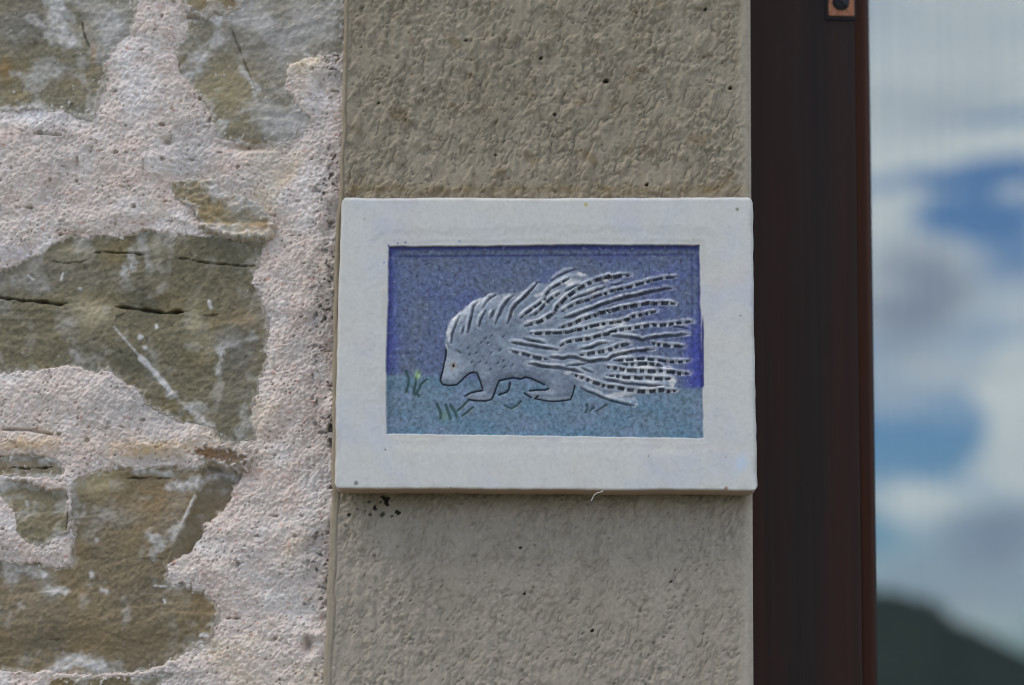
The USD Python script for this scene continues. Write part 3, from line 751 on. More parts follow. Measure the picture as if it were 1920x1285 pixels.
ph += smooth * rough * (0.26 * N2(lx, ly, 10, 17, seed=44, oct=2) + 0.40 * N2(PU, PV, 5.2, 8, seed=45, oct=2) + 0.22 * N2(PU, PV, 3.6, seed=145))
wx_, wy_ = lx + 3 * N2(PU, PV, 13, seed=153), ly + 3 * N2(PU, PV, 13, seed=154)
cre1 = np.clip(1 - 1.5 * np.abs(N2(wx_, wy_, 15, 28, seed=46, oct=3)), 0, 1) ** 4 * sstep(-0.35, 0.45, N2(PU, PV, 26, 40, seed=147, oct=2))
cre2 = np.clip(1 - 1.5 * np.abs(N2(wx_, wy_, 7.5, 12, seed=146, oct=2)), 0, 1) ** 4 * sstep(-0.2, 0.5, N2(PU, PV, 20, 28, seed=148, oct=2))
tear = np.maximum(cre1, 0.8 * cre2)
ph -= smooth * tear * (0.42 + 0.22 * upper)
blob = sstep(0.30, 0.62, N2(lx, ly, 15, 24, seed=47, oct=2))
ph += smooth * blob * (0.18 + 0.34 * upper)
ph *= 1.45
pits = np.zeros_like(PU)
rngp = np.random.default_rng(77)
vrow = PV[:, PV.shape[1] // 2]
for _ in range(420):
    hu, hv_ = rngp.uniform(665, 1385), rngp.choice([rngp.uniform(-10, 360), rngp.uniform(930, 1300)])
    hr = rngp.uniform(0.9, 1.9) * (1 + (rngp.random() < 0.08))
    i0, i1 = np.searchsorted(-vrow, [-hv_ - 8, -hv_ + 8]) if vrow[0] > vrow[-1] else np.searchsorted(vrow, [hv_ - 8, hv_ + 8])
    if i1 <= i0:
        continue
    j0, j1 = np.searchsorted(PU[(i0 + i1) // 2], [hu - 10, hu + 10])
    w_ = (slice(i0, i1), slice(j0, j1))
    if i1 > i0 and j1 > j0:
        an = rngp.uniform(-0.9, 0.2)
        du, dv = PU[w_] - hu, PV[w_] - hv_
        da, db = du * math.cos(an) + dv * math.sin(an), -du * math.sin(an) + dv * math.cos(an)
        pits[w_] = np.maximum(pits[w_], np.exp(-((da / (hr * 1.5)) ** 2 + (db / hr) ** 2)))
pits *= smooth
ph -= 0.8 * pits
holes = np.zeros_like(PU)
for hx, hy, hr in [(1136, 152, 5), (1015, 108, 3.4), (1323, 17, 3.0), (873, 76, 3), (1040, 214, 2.8), (710, 193, 2.4), (928, 290, 3), (1370, 165, 3.5), (1213, 347, 3), (1110, 1183, 3), (1258, 1091, 2.6), (975, 1027, 2.4), (983, 1114, 2.4)]:
    holes = np.maximum(holes, sstep(1.3, 0.6, np.hypot((PU - hx) * 0.8, PV - hy) / (0.75 * hr) + 0.6 * N2(PU, PV, 5, seed=49, oct=2)))
ph -= 2.2 * holes
gro = np.exp(-((fromleft - BW + 1.2 * N2(PU, PV, 60, seed=50)) / 1.6) ** 2)
ph -= 0.5 * gro
ph += (1 - smooth) * 0.15 * N2(PU, PV, 30, seed=51, oct=2)
pc = np.empty(PU.shape + (3,))
pc[:] = A(129, 121, 107)
pc = blend(pc, A(136, 129, 116), sstep(-0.1, 0.8, N2(PU, PV, 90, 160, seed=52, oct=3)) * 0.6)
pc = blend(pc, A(112, 104, 88), sstep(0, 0.8, N2(PU, PV, 60, 120, seed=53, oct=2)) * 0.5)
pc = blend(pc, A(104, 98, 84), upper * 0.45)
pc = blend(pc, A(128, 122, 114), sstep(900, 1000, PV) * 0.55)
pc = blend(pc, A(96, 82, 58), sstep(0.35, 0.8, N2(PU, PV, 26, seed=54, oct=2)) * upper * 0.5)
pc = blend(pc, A(104, 92, 66), np.exp(-((PV - 356) / 9) ** 2) * (0.5 + 0.5 * N2(PU, PV, 20, seed=55)))
pc = blend(pc, A(62, 58, 50), pits * 0.35)
pc = blend(pc, A(84, 79, 68), smooth * tear * 0.3)
pc = blend(pc, A(30, 28, 26), holes * 0.85)
pc = blend(pc, A(140, 134, 122), (1 - smooth) * (fromright < 60) * 0.5)
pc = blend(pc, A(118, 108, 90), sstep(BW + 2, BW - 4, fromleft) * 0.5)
pc = blend(pc, A(80, 74, 62), gro * 0.35)
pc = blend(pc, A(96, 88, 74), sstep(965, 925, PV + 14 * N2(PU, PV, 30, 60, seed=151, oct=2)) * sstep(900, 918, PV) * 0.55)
# dark lichen specks under the plaque's lower left corner and down the joint
for hx, hy, hr, am in [(723, 938, 9, 1.0), (716, 932, 4, 0.9), (729, 934, 4, 0.9), (725, 946, 4, 1.0), (703, 953, 6, 1.0), (692, 965, 4, 0.9), (746, 960, 6, 1.0), (717, 966, 5, 0.9), (737, 968, 4, 0.8), (653, 965, 4, 1.0), (692, 942, 3, 0.9),
                       (670, 955, 3, 0.7), (648, 985, 4, 0.6), (1140, 152, 4, 0.5)]:
    dd = np.hypot(PU - hx, PV - hy) / hr + 0.75 * N2(PU, PV, 5, seed=56, oct=2)
    pc = blend(pc, A(26, 25, 24), sstep(1.0, 0.55, dd) * am)
pc *= (1 + 0.10 * N2(PU, PV, 5, 8, seed=157, oct=2) + 0.09 * N2(PU, PV, 3.2, seed=57) + 0.05 * N2(PU, PV, 2.1, seed=58))[..., None]
pc = np.clip(pc * np.array([1.10, 1.08, 1.03]), 0.008, 0.7)
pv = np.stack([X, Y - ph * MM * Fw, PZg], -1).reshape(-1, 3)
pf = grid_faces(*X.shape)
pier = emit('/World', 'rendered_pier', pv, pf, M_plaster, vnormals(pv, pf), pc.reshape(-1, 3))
tag(pier.GetPrim(), 'grey beige rough rendered pier between the stone wall and the window', 'pier')

# ------------------------------------------------------------------ ceramic plaque
TH = 0.0125                                                     # stands 12.5 mm off the render
FY = -TH
SX = np.concatenate([np.linspace(0, 0.105, 40), np.linspace(0.105, 0.885, 640)[1:], np.linspace(0.885, 1, 42)[1:]])
SY = np.concatenate([np.linspace(0, 0.145, 36), np.linspace(0.145, 0.845, 410)[1:], np.linspace(0.845, 1, 38)[1:]])
a, b = np.meshgrid(SX, SY, indexing='xy')                       # a to the right, b downwards
RC, RCY = 14 / 785.0, 14 / 550.0
ca = np.where(a < RC, (RC - a) / RC, np.where(a > 1 - RC, (a - 1 + RC) / RC, 0))
cb = np.where(b < RCY, (RCY - b) / RCY, np.where(b > 1 - RCY, (b - 1 + RCY) / RCY, 0))
na, nb = ca * np.sqrt(1 - cb ** 2 / 2), cb * np.sqrt(1 - ca ** 2 / 2)
a2 = np.where(a < RC, RC - na * RC, np.where(a > 1 - RC, 1 - RC + na * RC, a))
b2 = np.where(b < RCY, RCY - nb * RCY, np.where(b > 1 - RCY, 1 - RCY + nb * RCY, b))
TLc, TRc, BRc, BLc = map(np.array, ((639.0, 369.0), (1412.0, 369.0), (1419.5, 921.0), (626.5, 916.5)))
QU = (1 - a2) * (1 - b2) * TLc[0] + a2 * (1 - b2) * TRc[0] + a2 * b2 * BRc[0] + (1 - a2) * b2 * BLc[0]
QV = (1 - a2) * (1 - b2) * TLc[1] + a2 * (1 - b2) * TRc[1] + a2 * b2 * BRc[1] + (1 - a2) * b2 * BLc[1]
edge = np.minimum(np.minimum(a2, 1 - a2) * 785, np.minimum(b2, 1 - b2) * 550)
wob = sstep(30, 0, edge)
QU = QU + wob * (1.8 * N2(QU, QV, 90, seed=60) + 0.8 * N2(QU, QV, 18, seed=160))
QV = QV + wob * (1.6 * N2(QU, QV, 110, seed=61) + 0.7 * N2(QU, QV, 16, seed=161)) + wob * 1.5 * (1 - b2) * np.sin(a2 * np.pi)
INNER = [(728, 461), (900, 461), (1060, 458), (1312, 459), (1315, 600), (1318, 720), (1320, 822), (1000, 817), (724.5, 813), (723, 680), (727, 560)]
pin = poly_sdf(QU, QV, INNER) + 0.9 * N2(QU, QV, 22, seed=62, oct=2) + 0.4 * N2(QU, QV, 6, seed=63)
inside = sstep(-1.0, 1.8, pin)
ERAD = 8.0 - 4.8 * sstep(0.93, 1.0, b2)
qh = np.zeros_like(QU)                                          # mm towards the viewer
qh -= ERAD * 0.19 * (1 - np.sqrt(np.clip(1 - (1 - np.clip(edge / ERAD, 0, 1)) ** 2, 0, 1)))
qh += (1 - inside) * (0.14 * N2(QU, QV, 90, seed=64, oct=2) + 0.07 * N2(QU, QV, 16, seed=65, oct=2) + 0.05 * N2(QU, QV, 6, seed=66, oct=2))
qh -= (1 - inside) * 0.55 * sstep(-42, -4, pin)                 # the rim slopes in towards the picture
qh += (1 - inside) * 0.10 * np.exp(-((pin + 12) / 6) ** 2)
qh -= inside * 2.1

# --- the drawing, digitised in small windows of the photograph
kz = 200 / 1713.0
OFF = {1: (810, 490), 2: (960, 490), 3: (1130, 490), 4: (810, 630), 5: (960, 630), 6: (1130, 630), 7: (710, 670)}


def zz(zone, *q):
    ox, oy = OFF[zone]
    return [(ox + x * kz, oy + y * kz) for x, y in q]


# quills: polyline of the dark stroke, 'd' dashed or 'c' unbroken, half width, darkness
QUILLS = [
    (zz(1, (440, 880), (390, 980), (350, 1080), (320, 1180), (310, 1280)) + zz(4, (315, 110)), 'c', 1.8, 0.75),
    (zz(1, (740, 640), (660, 720), (640, 820), (620, 930), (590, 1050), (570, 1140)), 'c', 2.0, 0.95),
    (zz(1, (515, 1050), (480, 1160)), 'c', 1.8, 0.6),
    (zz(1, (1020, 535), (930, 580), (870, 650), (810, 740)), 'c', 1.8, 0.65),
    (zz(1, (860, 790), (800, 890), (750, 1045)), 'c', 1.7, 0.7),
    (zz(1, (1000, 780), (960, 850), (930, 905)), 'c', 2.4, 0.75),
    (zz(1, (1310, 540), (1220, 610), (1140, 720), (1090, 820), (1050, 900), (1020, 1000)), 'c', 2.2, 0.8),
    (zz(1, (1690, 340), (1600, 440), (1480, 570), (1350, 680), (1290, 770), (1260, 880), (1210, 990)), 'c', 2.3, 1.0),
    (zz(2, (1020, 110), (870, 165), (740, 235), (640, 305)), 'c', 1.4, 0.55),
    (zz(2, (950, 240), (820, 320), (700, 390), (620, 440), (540, 530), (530, 600), (420, 690), (330, 760), (230, 820), (130, 905)), 'd', 1.9, 0.85),
    (zz(2, (800, 490), (740, 520), (640, 580), (520, 680), (440, 790), (370, 840), (300, 870)), 'd', 2.1, 0.8),
    (zz(3, (470, 205), (320, 220), (130, 250)) + zz(2, (1560, 230), (1460, 260), (1340, 295), (1220, 350), (1130, 400), (1060, 440), (960, 510), (890, 560), (800, 650), (720, 730), (690, 820), (570, 900), (460, 955), (340, 990), (210, 1035)), 'd', 2.6, 0.95),
    (zz(2, (1110, 370), (1000, 395), (860, 465)), 'c', 1.6, 0.7),
    (zz(2, (1500, 400), (1380, 445), (1250, 490), (1120, 545), (950, 610)), 'c', 1.7, 0.8),
    (zz(3, (320, 335), (240, 352), (160, 362)), 'c', 1.6, 0.5),
    (zz(3, (1200, 232), (1060, 250), (920, 272), (780, 300), (640, 340), (500, 382), (330, 432), (220, 450), (150, 465), (60, 505)) + zz(2, (1470, 520), (1290, 575), (1240, 605), (1060, 655), (960, 705), (870, 755), (800, 795)), 'd', 1.9, 0.85),
    (zz(3, (1120, 420), (1000, 432), (910, 455), (760, 485), (640, 508), (480, 550), (380, 565), (240, 605), (100, 645)) + zz(2, (1550, 645), (1430, 692), (1270, 755), (1110, 815), (950, 880), (840, 905)), 'c', 2.3, 0.95),
    (zz(3, (1180, 672), (1080, 660), (960, 660), (850, 668), (740, 664), (640, 680), (560, 692), (450, 712), (330, 735), (210, 765), (80, 792)) + zz(2, (1580, 790), (1420, 825), (1360, 850), (1250, 885), (1090, 935), (1020, 980), (900, 1020), (760, 1065)), 'd', 2.7, 0.95),
    (zz(3, (880, 790), (740, 822), (600, 852), (470, 885), (420, 918), (290, 955), (150, 982), (20, 992)) + zz(2, (1330, 1022), (1240, 1042), (1170, 1070), (1010, 1102), (880, 1130), (740, 1147), (600, 1142), (450, 1150), (290, 1152)), 'd', 2.2, 0.95),
    (zz(3, (1460, 960), (1330, 968), (1200, 982), (1080, 1008), (950, 1010), (760, 1018), (680, 1030), (580, 1042), (520, 1056), (380, 1072), (250, 1100), (120, 1132)) + zz(2, (1620, 1130), (1540, 1160), (1390, 1190), (1260, 1232), (1060, 1254)) + zz(5, (1060, 60), (920, 82), (840, 112), (780, 150)), 'd', 2.3, 0.95),
    (zz(3, (1385, 1072), (1240, 1042), (1150, 1046)), 'c', 1.3, 0.6),
    (zz(3, (1390, 1155), (1200, 1180), (1000, 1192), (850, 1212), (710, 1242), (640, 1265), (580, 1230), (330, 1200), (170, 1190)), 'c', 2.2, 0.75),
    (zz(5, (190, 35), (330, 75), (530, 108)), 'c', 1.9, 0.8),
    (zz(5, (0, 100), (150, 120), (380, 162), (560, 190), (730, 217)), 'c', 2.1, 0.95),
    (zz(4, (1250, 230), (1420, 275), (1560, 310)) + zz(5, (330, 322), (440, 350), (560, 362)), 'd', 2.4, 0.8),
    (zz(5, (260, 440), (400, 462), (550, 490), (660, 500), (750, 502), (880, 522), (1000, 542), (1140, 592)), 'c', 2.4, 0.85),
    (zz(5, (1110, 200), (1250, 182), (1400, 122), (1530, 100)), 'c', 2.2, 0.85),
    (zz(6, (1340, 172), (1200, 150), (1090, 150), (950, 132), (870, 130), (740, 70)), 'd', 2.3, 0.85),
    (zz(6, (470, 115), (390, 122), (330, 140), (250, 152), (130, 212), (60, 225)) + zz(5, (1400, 250), (1250, 280), (1080, 302)), 'd', 2.6, 0.9),
    (zz(6, (830, 205), (740, 212), (650, 230), (560, 225), (400, 262), (270, 292), (150, 325)) + zz(5, (1550, 372), (1400, 382), (1250, 402), (1120, 372), (1000, 335), (900, 330), (820, 355), (720, 342), (620, 332)), 'c', 2.4, 0.95),
    (zz(5, (870, 480), (1000, 462), (1200, 432)), 'c', 1.6, 0.7),
    (zz(5, (1130, 510), (1300, 582)), 'c', 1.3, 0.55),
    (zz(6, (1420, 388), (1230, 408), (1090, 408), (970, 392), (870, 374), (740, 370), (640, 352), (500, 370), (360, 376), (180, 392)), 'd', 1.9, 0.85),
    (zz(6, (990, 485), (900, 455), (760, 440), (640, 440), (530, 440), (420, 442), (300, 432)), 'd', 2.3, 0.9),
    (zz(6, (1420, 602), (1330, 600), (1200, 590), (1090, 562), (940, 552), (820, 562), (700, 550), (550, 550), (410, 542), (280, 522), (190, 510), (50, 490)) + zz(5, (1500, 482)), 'd', 2.6, 0.95),
    (zz(6, (1130, 670), (1030, 682), (920, 682), (800, 672), (720, 662), (600, 672), (520, 666), (400, 660), (280, 650), (200, 640), (90, 630)), 'd', 2.5, 0.95),
    (zz(6, (970, 782), (850, 790), (700, 786), (580, 772), (390, 750), (220, 722), (110, 702), (20, 682)), 'c', 1.8, 0.75),
    (zz(6, (1200, 865), (1120, 872), (1040, 880), (970, 862), (880, 870), (780, 880), (720, 892), (600, 882), (440, 860), (380, 850), (290, 832), (150, 812), (60, 800)) + zz(5, (1390, 762), (1280, 732), (1220, 702), (1130, 662), (1040, 630), (970, 602)), 'd', 2.7, 1.0),
    (zz(6, (520, 1105), (380, 1090), (260, 1060), (130, 1030), (0, 982)) + zz(5, (1330, 922), (1220, 880), (1110, 822)), 'c', 1.5, 0.75),
]
OUTLINES = [
    zz(4, (225, 210), (215, 330), (190, 430), (170, 560), (142, 650), (135, 720), (170, 770), (290, 785), (390, 770), (450, 720), (520, 650), (600, 590), (680, 570), (720, 585), (750, 650), (780, 730), (810, 830)),
    zz(4, (815, 862), (720, 880), (620, 902), (530, 955)),
    zz(4, (590, 1010), (740, 1030), (860, 1030), (950, 1008), (980, 960), (1010, 890), (1040, 790), (1080, 705), (1180, 682), (1300, 662), (1420, 680), (1500, 652), (1590, 665)) + zz(5, (400, 712), (520, 770)),
    zz(4, (1250, 750), (1240, 830), (1200, 890), (1080, 932)),
    zz(5, (590, 835), (540, 860), (400, 856), (290, 870)),
    zz(5, (205, 908), (310, 982)),
    zz(5, (420, 962), (365, 995), (560, 1030), (700, 1040), (860, 1022), (940, 1008), (980, 920), (1012, 795)),
]
OUT_W = [1.6, 1.7, 1.7, 1.9, 1.6, 1.5, 1.4]
TICKS = [(4, 580, 190), (4, 790, 100), (4, 900, 110), (4, 950, 268), (4, 1095, 225), (4, 710, 270), (4, 640, 418), (4, 770, 412), (4, 870, 432), (4, 940, 530), (4, 1150, 392), (4, 1160, 492), (4, 1290, 468), (4, 1060, 430), (1, 1150, 1200), (1, 960, 1190), (1, 860, 1230), (4, 600, 290)]
GRASS = [
    [zz(7, (435, 215), (475, 330), (470, 440), (440, 550)), zz(7, (640, 240), (600, 340), (580, 450), (560, 580)), zz(7, (770, 350), (680, 430), (630, 530), (590, 600)), zz(7, (600, 560), (640, 620))],
    [zz(7, (930, 750), (980, 850), (1000, 970)), zz(7, (1080, 760), (1120, 880), (1150, 990)), zz(7, (1150, 760), (1210, 850), (1250, 960)), zz(7, (1440, 690), (1350, 780), (1270, 850)), zz(7, (1510, 800), (1430, 870), (1350, 930))],
    [zz(4, (1430, 1050), (1370, 1110), (1280, 1160)), zz(4, (1180, 1110), (1280, 1160))],
    [zz(5, (1210, 1090), (1220, 1150), (1190, 1220)), zz(5, (1310, 1150), (1260, 1200)), zz(5, (1520, 1100), (1440, 1150), (1370, 1200))],
]
BODY = OUTLINES[0] + [(905, 731), (894, 733), (882, 735), (872, 741), (879, 748), (896, 750), (910, 750), (921, 748), (924, 742), (928, 734), (931, 722), (936, 712), (948, 709), (962, 707), (976, 709), (985, 706), (997, 708),
                      (1010, 715), (1020, 719), (1029, 728), (1007, 730), (994, 731), (984, 736), (996, 744), (1004, 748), (1025, 750), (1042, 751), (1060, 749), (1070, 748), (1074, 737), (1078, 723), (1092, 726), (1130, 740),
                      (1165, 748), (1196, 751), (1190, 742), (1235, 735), (1262, 729), (1271, 712), (1266, 704), (1240, 690), (1190, 670), (1172, 650), (1180, 632), (1196, 616), (1180, 602), (1140, 596), (1100, 592), (1118, 574), (1092, 564), (1108, 548), (1124, 530), (1104, 514),
                      (1084, 506), (1054, 512), (1030, 530), (1007, 530), (985, 541), (965, 550), (950, 547), (930, 553), (909, 556), (896, 559), (887, 564), (875, 572), (860, 585), (848, 595), (841, 607), (837, 622), (834, 640)]
sel = (QU > 715) & (QU < 1330) & (QV > 450) & (QV < 830)
u, v = QU[sel], QV[sel]
bs = poly_sdf(u, v, BODY) + 1.3 * N2(u, v, 9, seed=70)
body = sstep(-2.5, 3.0, bs)
hgt = 0.55 * sstep(-2, 14, bs) * (1 - 0.55 * sstep(1030, 1120, u))
rngq = np.random.default_rng(5)
best = np.full(u.shape, 1e9)
owner = np.full(u.shape, -1)
dark = np.zeros(u.shape)
groove = np.zeros(u.shape)
pale = np.zeros(u.shape)
bright = np.zeros(u.shape)
tips = np.zeros(u.shape)
pool_shade = np.zeros(u.shape)
spine = np.zeros(u.shape)
jitu, jitv = 0.9 * N2(u, v, 12, seed=71), 0.9 * N2(u, v, 12, seed=72)
for qi, (pts, style, hw, amt) in enumerate(QUILLS):
    p = np.array(pts)
    cand = (u > p[:, 0].min() - 18) & (u < p[:, 0].max() + 18) & (v > p[:, 1].min() - 18) & (v < p[:, 1].max() + 18)
    d, arc, side, ln = line_dist(u[cand] + jitu[cand], v[cand] + jitv[cand], pts)
    taper = 0.45 + 0.55 * np.clip(np.minimum(arc, ln - arc) / min(16, 0.3 * ln), 0, 1)
    if style == 'd':
        on = np.zeros(arc.shape)
        s = rngq.uniform(0, 4)
        while s < ln:
            dl = rngq.uniform(7, 20)
            on = np.maximum(on, sstep(0, 1.6, arc - s) * sstep(0, 1.6, s + dl - arc))
            gp_ = rngq.uniform(2.5, 5.5)
            on = np.maximum(on, rngq.uniform(0, 0.75 if p[:, 1].mean() < 625 else 0.35) * (arc >= s + dl) * (arc <= s + dl + gp_))
            s += dl + gp_
        wob_ = 1 + 0.25 * N2(arc, arc * 0, 5, seed=73 + qi)
    else:
        on = 0.85 + 0.15 * N2(arc, arc * 0, 11, seed=73 + qi)
        wob_ = 1 + 0.2 * N2(arc, arc * 0, 9, seed=74 + qi)
    w_ = hw * 1.45 * taper * wob_
    k_ = sstep(1.25, 0.55, d / w_)
    dark[cand] = np.maximum(dark[cand], amt * on * k_)
    groove[cand] = np.maximum(groove[cand], np.exp(-(d / (hw * 1.1)) ** 2) * (0.45 + 0.55 * on) * taper)
    pale[cand] = np.maximum(pale[cand], sstep(15.0, 4.0, d) * np.clip(taper + 0.1, 0, 1) * np.clip(0.62 + 0.5 * N2(arc, arc * 0, 24, seed=210 + qi) + 0.2 * (qi % 3 - 1), 0.15, 1))
    bright[cand] = np.maximum(bright[cand], sstep(5.0, 1.5, d) * (1 - on) * sstep(3, 9, arc) * sstep(3, 9, ln - arc) if style == 'd' else 0.0)
    pool_shade[cand] = np.maximum(pool_shade[cand], np.exp(-(d / (hw * 1.9)) ** 2) * amt * taper * (0.5 + 0.5 * on))
    tips[cand] = np.maximum(tips[cand], np.exp(-(arc / 10.0) ** 2) * sstep(5.5, 2.0, d) * (ln > 60) * rngq.uniform(0.2, 1.0))
    sg = 1.0 if p[-1, 0] >= p[0, 0] else -1.0
    up_ = -side * sg * d                                        # the pale spine lies just above its dark stroke
    sp_ = np.exp(-((up_ - 5.2 * (0.6 + 0.4 * taper)) / 2.5) ** 2) * np.clip(0.75 + 0.5 * N2(arc, arc * 0, 20, seed=310 + qi), 0.2, 1.1) * sstep(0, 12, arc + 4) * sstep(0, 12, ln - arc + 4) * (1 if hw > 1.6 else 0.7)
    spine[cand] = np.maximum(spine[cand], sp_)
    nb_ = d < best[cand]
    idx = np.nonzero(cand)[0]
    best[idx[nb_]] = d[nb_]
    owner[idx[nb_]] = qi
line = np.zeros(u.shape)
for pts, hw in zip(OUTLINES, OUT_W):
    d, arc, side, ln = line_dist(u + 0.6 * jitu, v + 0.6 * jitv, pts)
    line = np.maximum(line, sstep(1.35, 0.5, d / (hw * (1 + 0.2 * N2(arc, arc * 0, 8, seed=75)))))
    groove = np.maximum(groove, 1.05 * np.exp(-(d / (hw * 1.15)) ** 2))
tick = np.zeros(u.shape)
for zn, tx, ty in TICKS:
    (cx, cy), = zz(zn, (tx, ty))
    rx, ry = (u - cx) * 0.8 + (v - cy) * 0.6, -(u - cx) * 0.6 + (v - cy) * 0.8
    tick = np.maximum(tick, np.exp(-((rx / 1.7) ** 2 + (ry / 3.2) ** 2)))
(ex0, ey0), (bx0, by0) = zz(4, (345, 470), (435, 248))
eye = np.exp(-(((u - ex0) / 2.0) ** 2 + ((v - ey0) / 3.4) ** 2))
eyeh = np.exp(-(((u - ex0) / 5.5) ** 2 + ((v - ey0) / 7.5) ** 2))
brow = np.exp(-(((u - bx0) / 6) ** 2 + ((v - by0 - 0.5 * (u - bx0)) / 2.4) ** 2))
gdark = np.zeros(u.shape)
gown = np.full(u.shape, -1)
gbest = np.full(u.shape, 1e9)
for gi, tuft in enumerate(GRASS):
    for pts in tuft:
        d, arc, side, ln = line_dist(u + jitu, v + jitv, pts)
        gdark = np.maximum(gdark, sstep(1.4, 0.4, d / 3.2) * (0.8 if gi < 2 else 0.65))
        w_ = d < gbest
        gbest = np.where(w_, d, gbest)
        gown = np.where(w_, gi, gown)
        groove = np.maximum(groove, 0.6 * np.exp(-(d / 2.2) ** 2))
ridge = sstep(8, 3.5, best) * (best > 2.0) * (owner >= 0)
hgt += 0.14 * sstep(13, 4, best) + 0.36 * spine - 0.66 * groove - 0.55 * tick * 0.7 - 0.8 * eye - 0.35 * brow
hgt += 0.05 * N2(u, v, 7, seed=76, oct=2) + 0.035 * N2(u, v, 3, seed=77) + 0.02 * N2(u, v, 1.8, seed=78)
# a second, shallower step along the top and right of the recess
tstep = np.exp(-((v - (479 - 0.006 * (u - 728))) / 2.4) ** 2) * sstep(735, 760, u) * sstep(1305, 1290, u)
rstep = np.exp(-((u - (1298 + 0.012 * (v - 460))) / 2.6) ** 2) * sstep(470, 485, v) * sstep(700, 640, v)
hgt += 0.35 * sstep(476, 466, v) + 0.3 * sstep(1302, 1309, u - 0.012 * (v - 460))
hgt -= 0.25 * tstep + 0.2 * rstep
qh[sel] += inside[sel] * hgt

# glaze colours, with some groove and recess shade painted in
cq = np.empty(QU.shape + (3,))
cq[:] = A(167, 167, 161)
cq = blend(cq, A(160, 161, 166), sstep(0, 0.8, N2(QU, QV, 90, seed=80, oct=3)) * 0.7)
cq = blend(cq, A(171, 166, 156), sstep(0, 0.8, N2(QU, QV, 70, 40, seed=81, oct=2)) * 0.5)
cq = blend(cq, A(150, 150, 150), sstep(0.35, 0.8, N2(QU, QV, 5, seed=82)) * 0.3)
cq *= (1 + 0.05 * N2(QU, QV, 4.5, seed=181, oct=2) + 0.03 * N2(QU, QV, 20, seed=182, oct=2))[..., None]
cq = blend(cq, A(150, 146, 138), sstep(16, 2, edge) * sstep(-0.1, 0.6, N2(QU, QV, 30, seed=183, oct=3)) * 0.5)
cq = blend(cq, A(158, 154, 146), np.exp(-((pin + 6) / 6) ** 2) * sstep(-0.2, 0.6, N2(QU, QV, 40, seed=184, oct=2)) * 0.5)
cq = blend(cq, A(158, 172, 186), np.clip(np.exp(-(((QU - 1390 + 0.5 * (QV - 868)) / 14) ** 2 + ((QV - 868) / 26) ** 2)) + 0.4 * N2(QU, QV, 14, seed=185, oct=2), 0, 1) * np.exp(-(((QU - 1385) / 30) ** 2 + ((QV - 868) / 30) ** 2)) * 0.7)
cq = blend(cq, A(150, 140, 128), sstep(6, 0, edge) * sstep(0.5, 1, b2) * 0.5)
for sx_, sy_, sr_, c_ in [(1098, 384, 4, (150, 140, 70)), (1382, 393, 3.4, (90, 78, 60)), (668, 906, 4.0, (80, 78, 78)), (1361, 917, 4.5, (120, 72, 48)), (722, 843, 1.6, (30, 30, 34)), (1206, 817, 1.8, (40, 44, 50)), (1216, 856, 1.4, (50, 50, 50)), (684, 411, 2.0, (120, 122, 124)), (845, 914, 2.0, (110, 104, 96)), (1388, 592, 2.6, (130, 126, 120)), (1361, 858, 2.0, (120, 108, 100)), (728, 460, 2, (60, 80, 120)), (745, 456, 2, (60, 70, 120)), (862, 452, 2, (110, 120, 150)), (720, 492, 1.6, (90, 110, 150)), (760, 455, 2, (70, 80, 120))]:
    dd = np.hypot(QU - sx_, QV - sy_) / sr_ + 0.4 * N2(QU, QV, 4, seed=83)
    cq = blend(cq, A(*c_), sstep(1.3, 0.5, dd) * 0.85)
# dark drip of blue over the right edge of the recess
drip = sstep(2.4, 0.2, np.abs(QU - (1318 + 0.8 * N2(QU, QV, 14, seed=84)) )- 1.0) * sstep(585, 610, QV) * sstep(729, 722, QV)
cq = blend(cq, A(30, 34, 92), drip * 0.95 * sstep(-9, -2, pin))
bgc = np.empty(u.shape + (3,))
bgc[:] = A(76, 86, 110)
bgc = blend(bgc, A(66, 72, 114), sstep(0.0, 0.9, N2(u, v, 46, seed=85, oct=3) + 0.3 * sstep(1050, 1290, u)) * 0.6)
bgc = blend(bgc, A(82, 88, 95), sstep(0.0, 0.6, N2(u, v, 50, seed=86, oct=3) + 0.2 * np.exp(-((u - 900) / 160) ** 2) * sstep(620, 500, v)) * 0.4)
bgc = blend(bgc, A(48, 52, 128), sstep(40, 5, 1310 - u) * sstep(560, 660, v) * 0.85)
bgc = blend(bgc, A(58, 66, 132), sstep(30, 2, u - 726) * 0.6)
horizon = 700 + 0.045 * (u - 724) + 5 * N2(u, v, 40, seed=87)
low = sstep(-7, 7, v - horizon)
lowc = np.empty(u.shape + (3,))
lowc[:] = A(87, 106, 119)
lowc = blend(lowc, A(78, 105, 120), sstep(-0.1, 0.7, N2(u, v, 50, 26, seed=88, oct=2) + 0.4 * sstep(770, 815, v)) * 0.8)
lowc = blend(lowc, A(100, 112, 132), sstep(0.1, 0.7, N2(u, v, 40, 30, seed=89, oct=2)) * 0.6)
bgc = bgc * (1 - low[:, None]) + lowc * low[:, None]
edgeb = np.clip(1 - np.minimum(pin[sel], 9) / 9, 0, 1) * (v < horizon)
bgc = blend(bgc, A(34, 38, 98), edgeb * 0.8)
bgc = blend(bgc, A(28, 32, 88), sstep(471, 463, v - 0.0 * u) * 0.85)  # top band: shade of the recess wall painted over dark blue glaze
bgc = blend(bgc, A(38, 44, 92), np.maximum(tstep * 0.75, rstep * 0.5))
bgc = blend(bgc, A(96, 104, 122), np.exp(-((v - 472) / 3.5) ** 2) * sstep(740, 770, u) * 0.5)
bodyc = np.empty(u.shape + (3,))
bodyc[:] = A(95, 104, 115)
bodyc *= (1 + 0.16 * N2(u, v, 4.5, seed=198, oct=2))[:, None]
bodyc = blend(bodyc, A(120, 129, 139), sstep(-0.1, 0.7, N2(u, v, 24, seed=90, oct=2)) * 0.6)
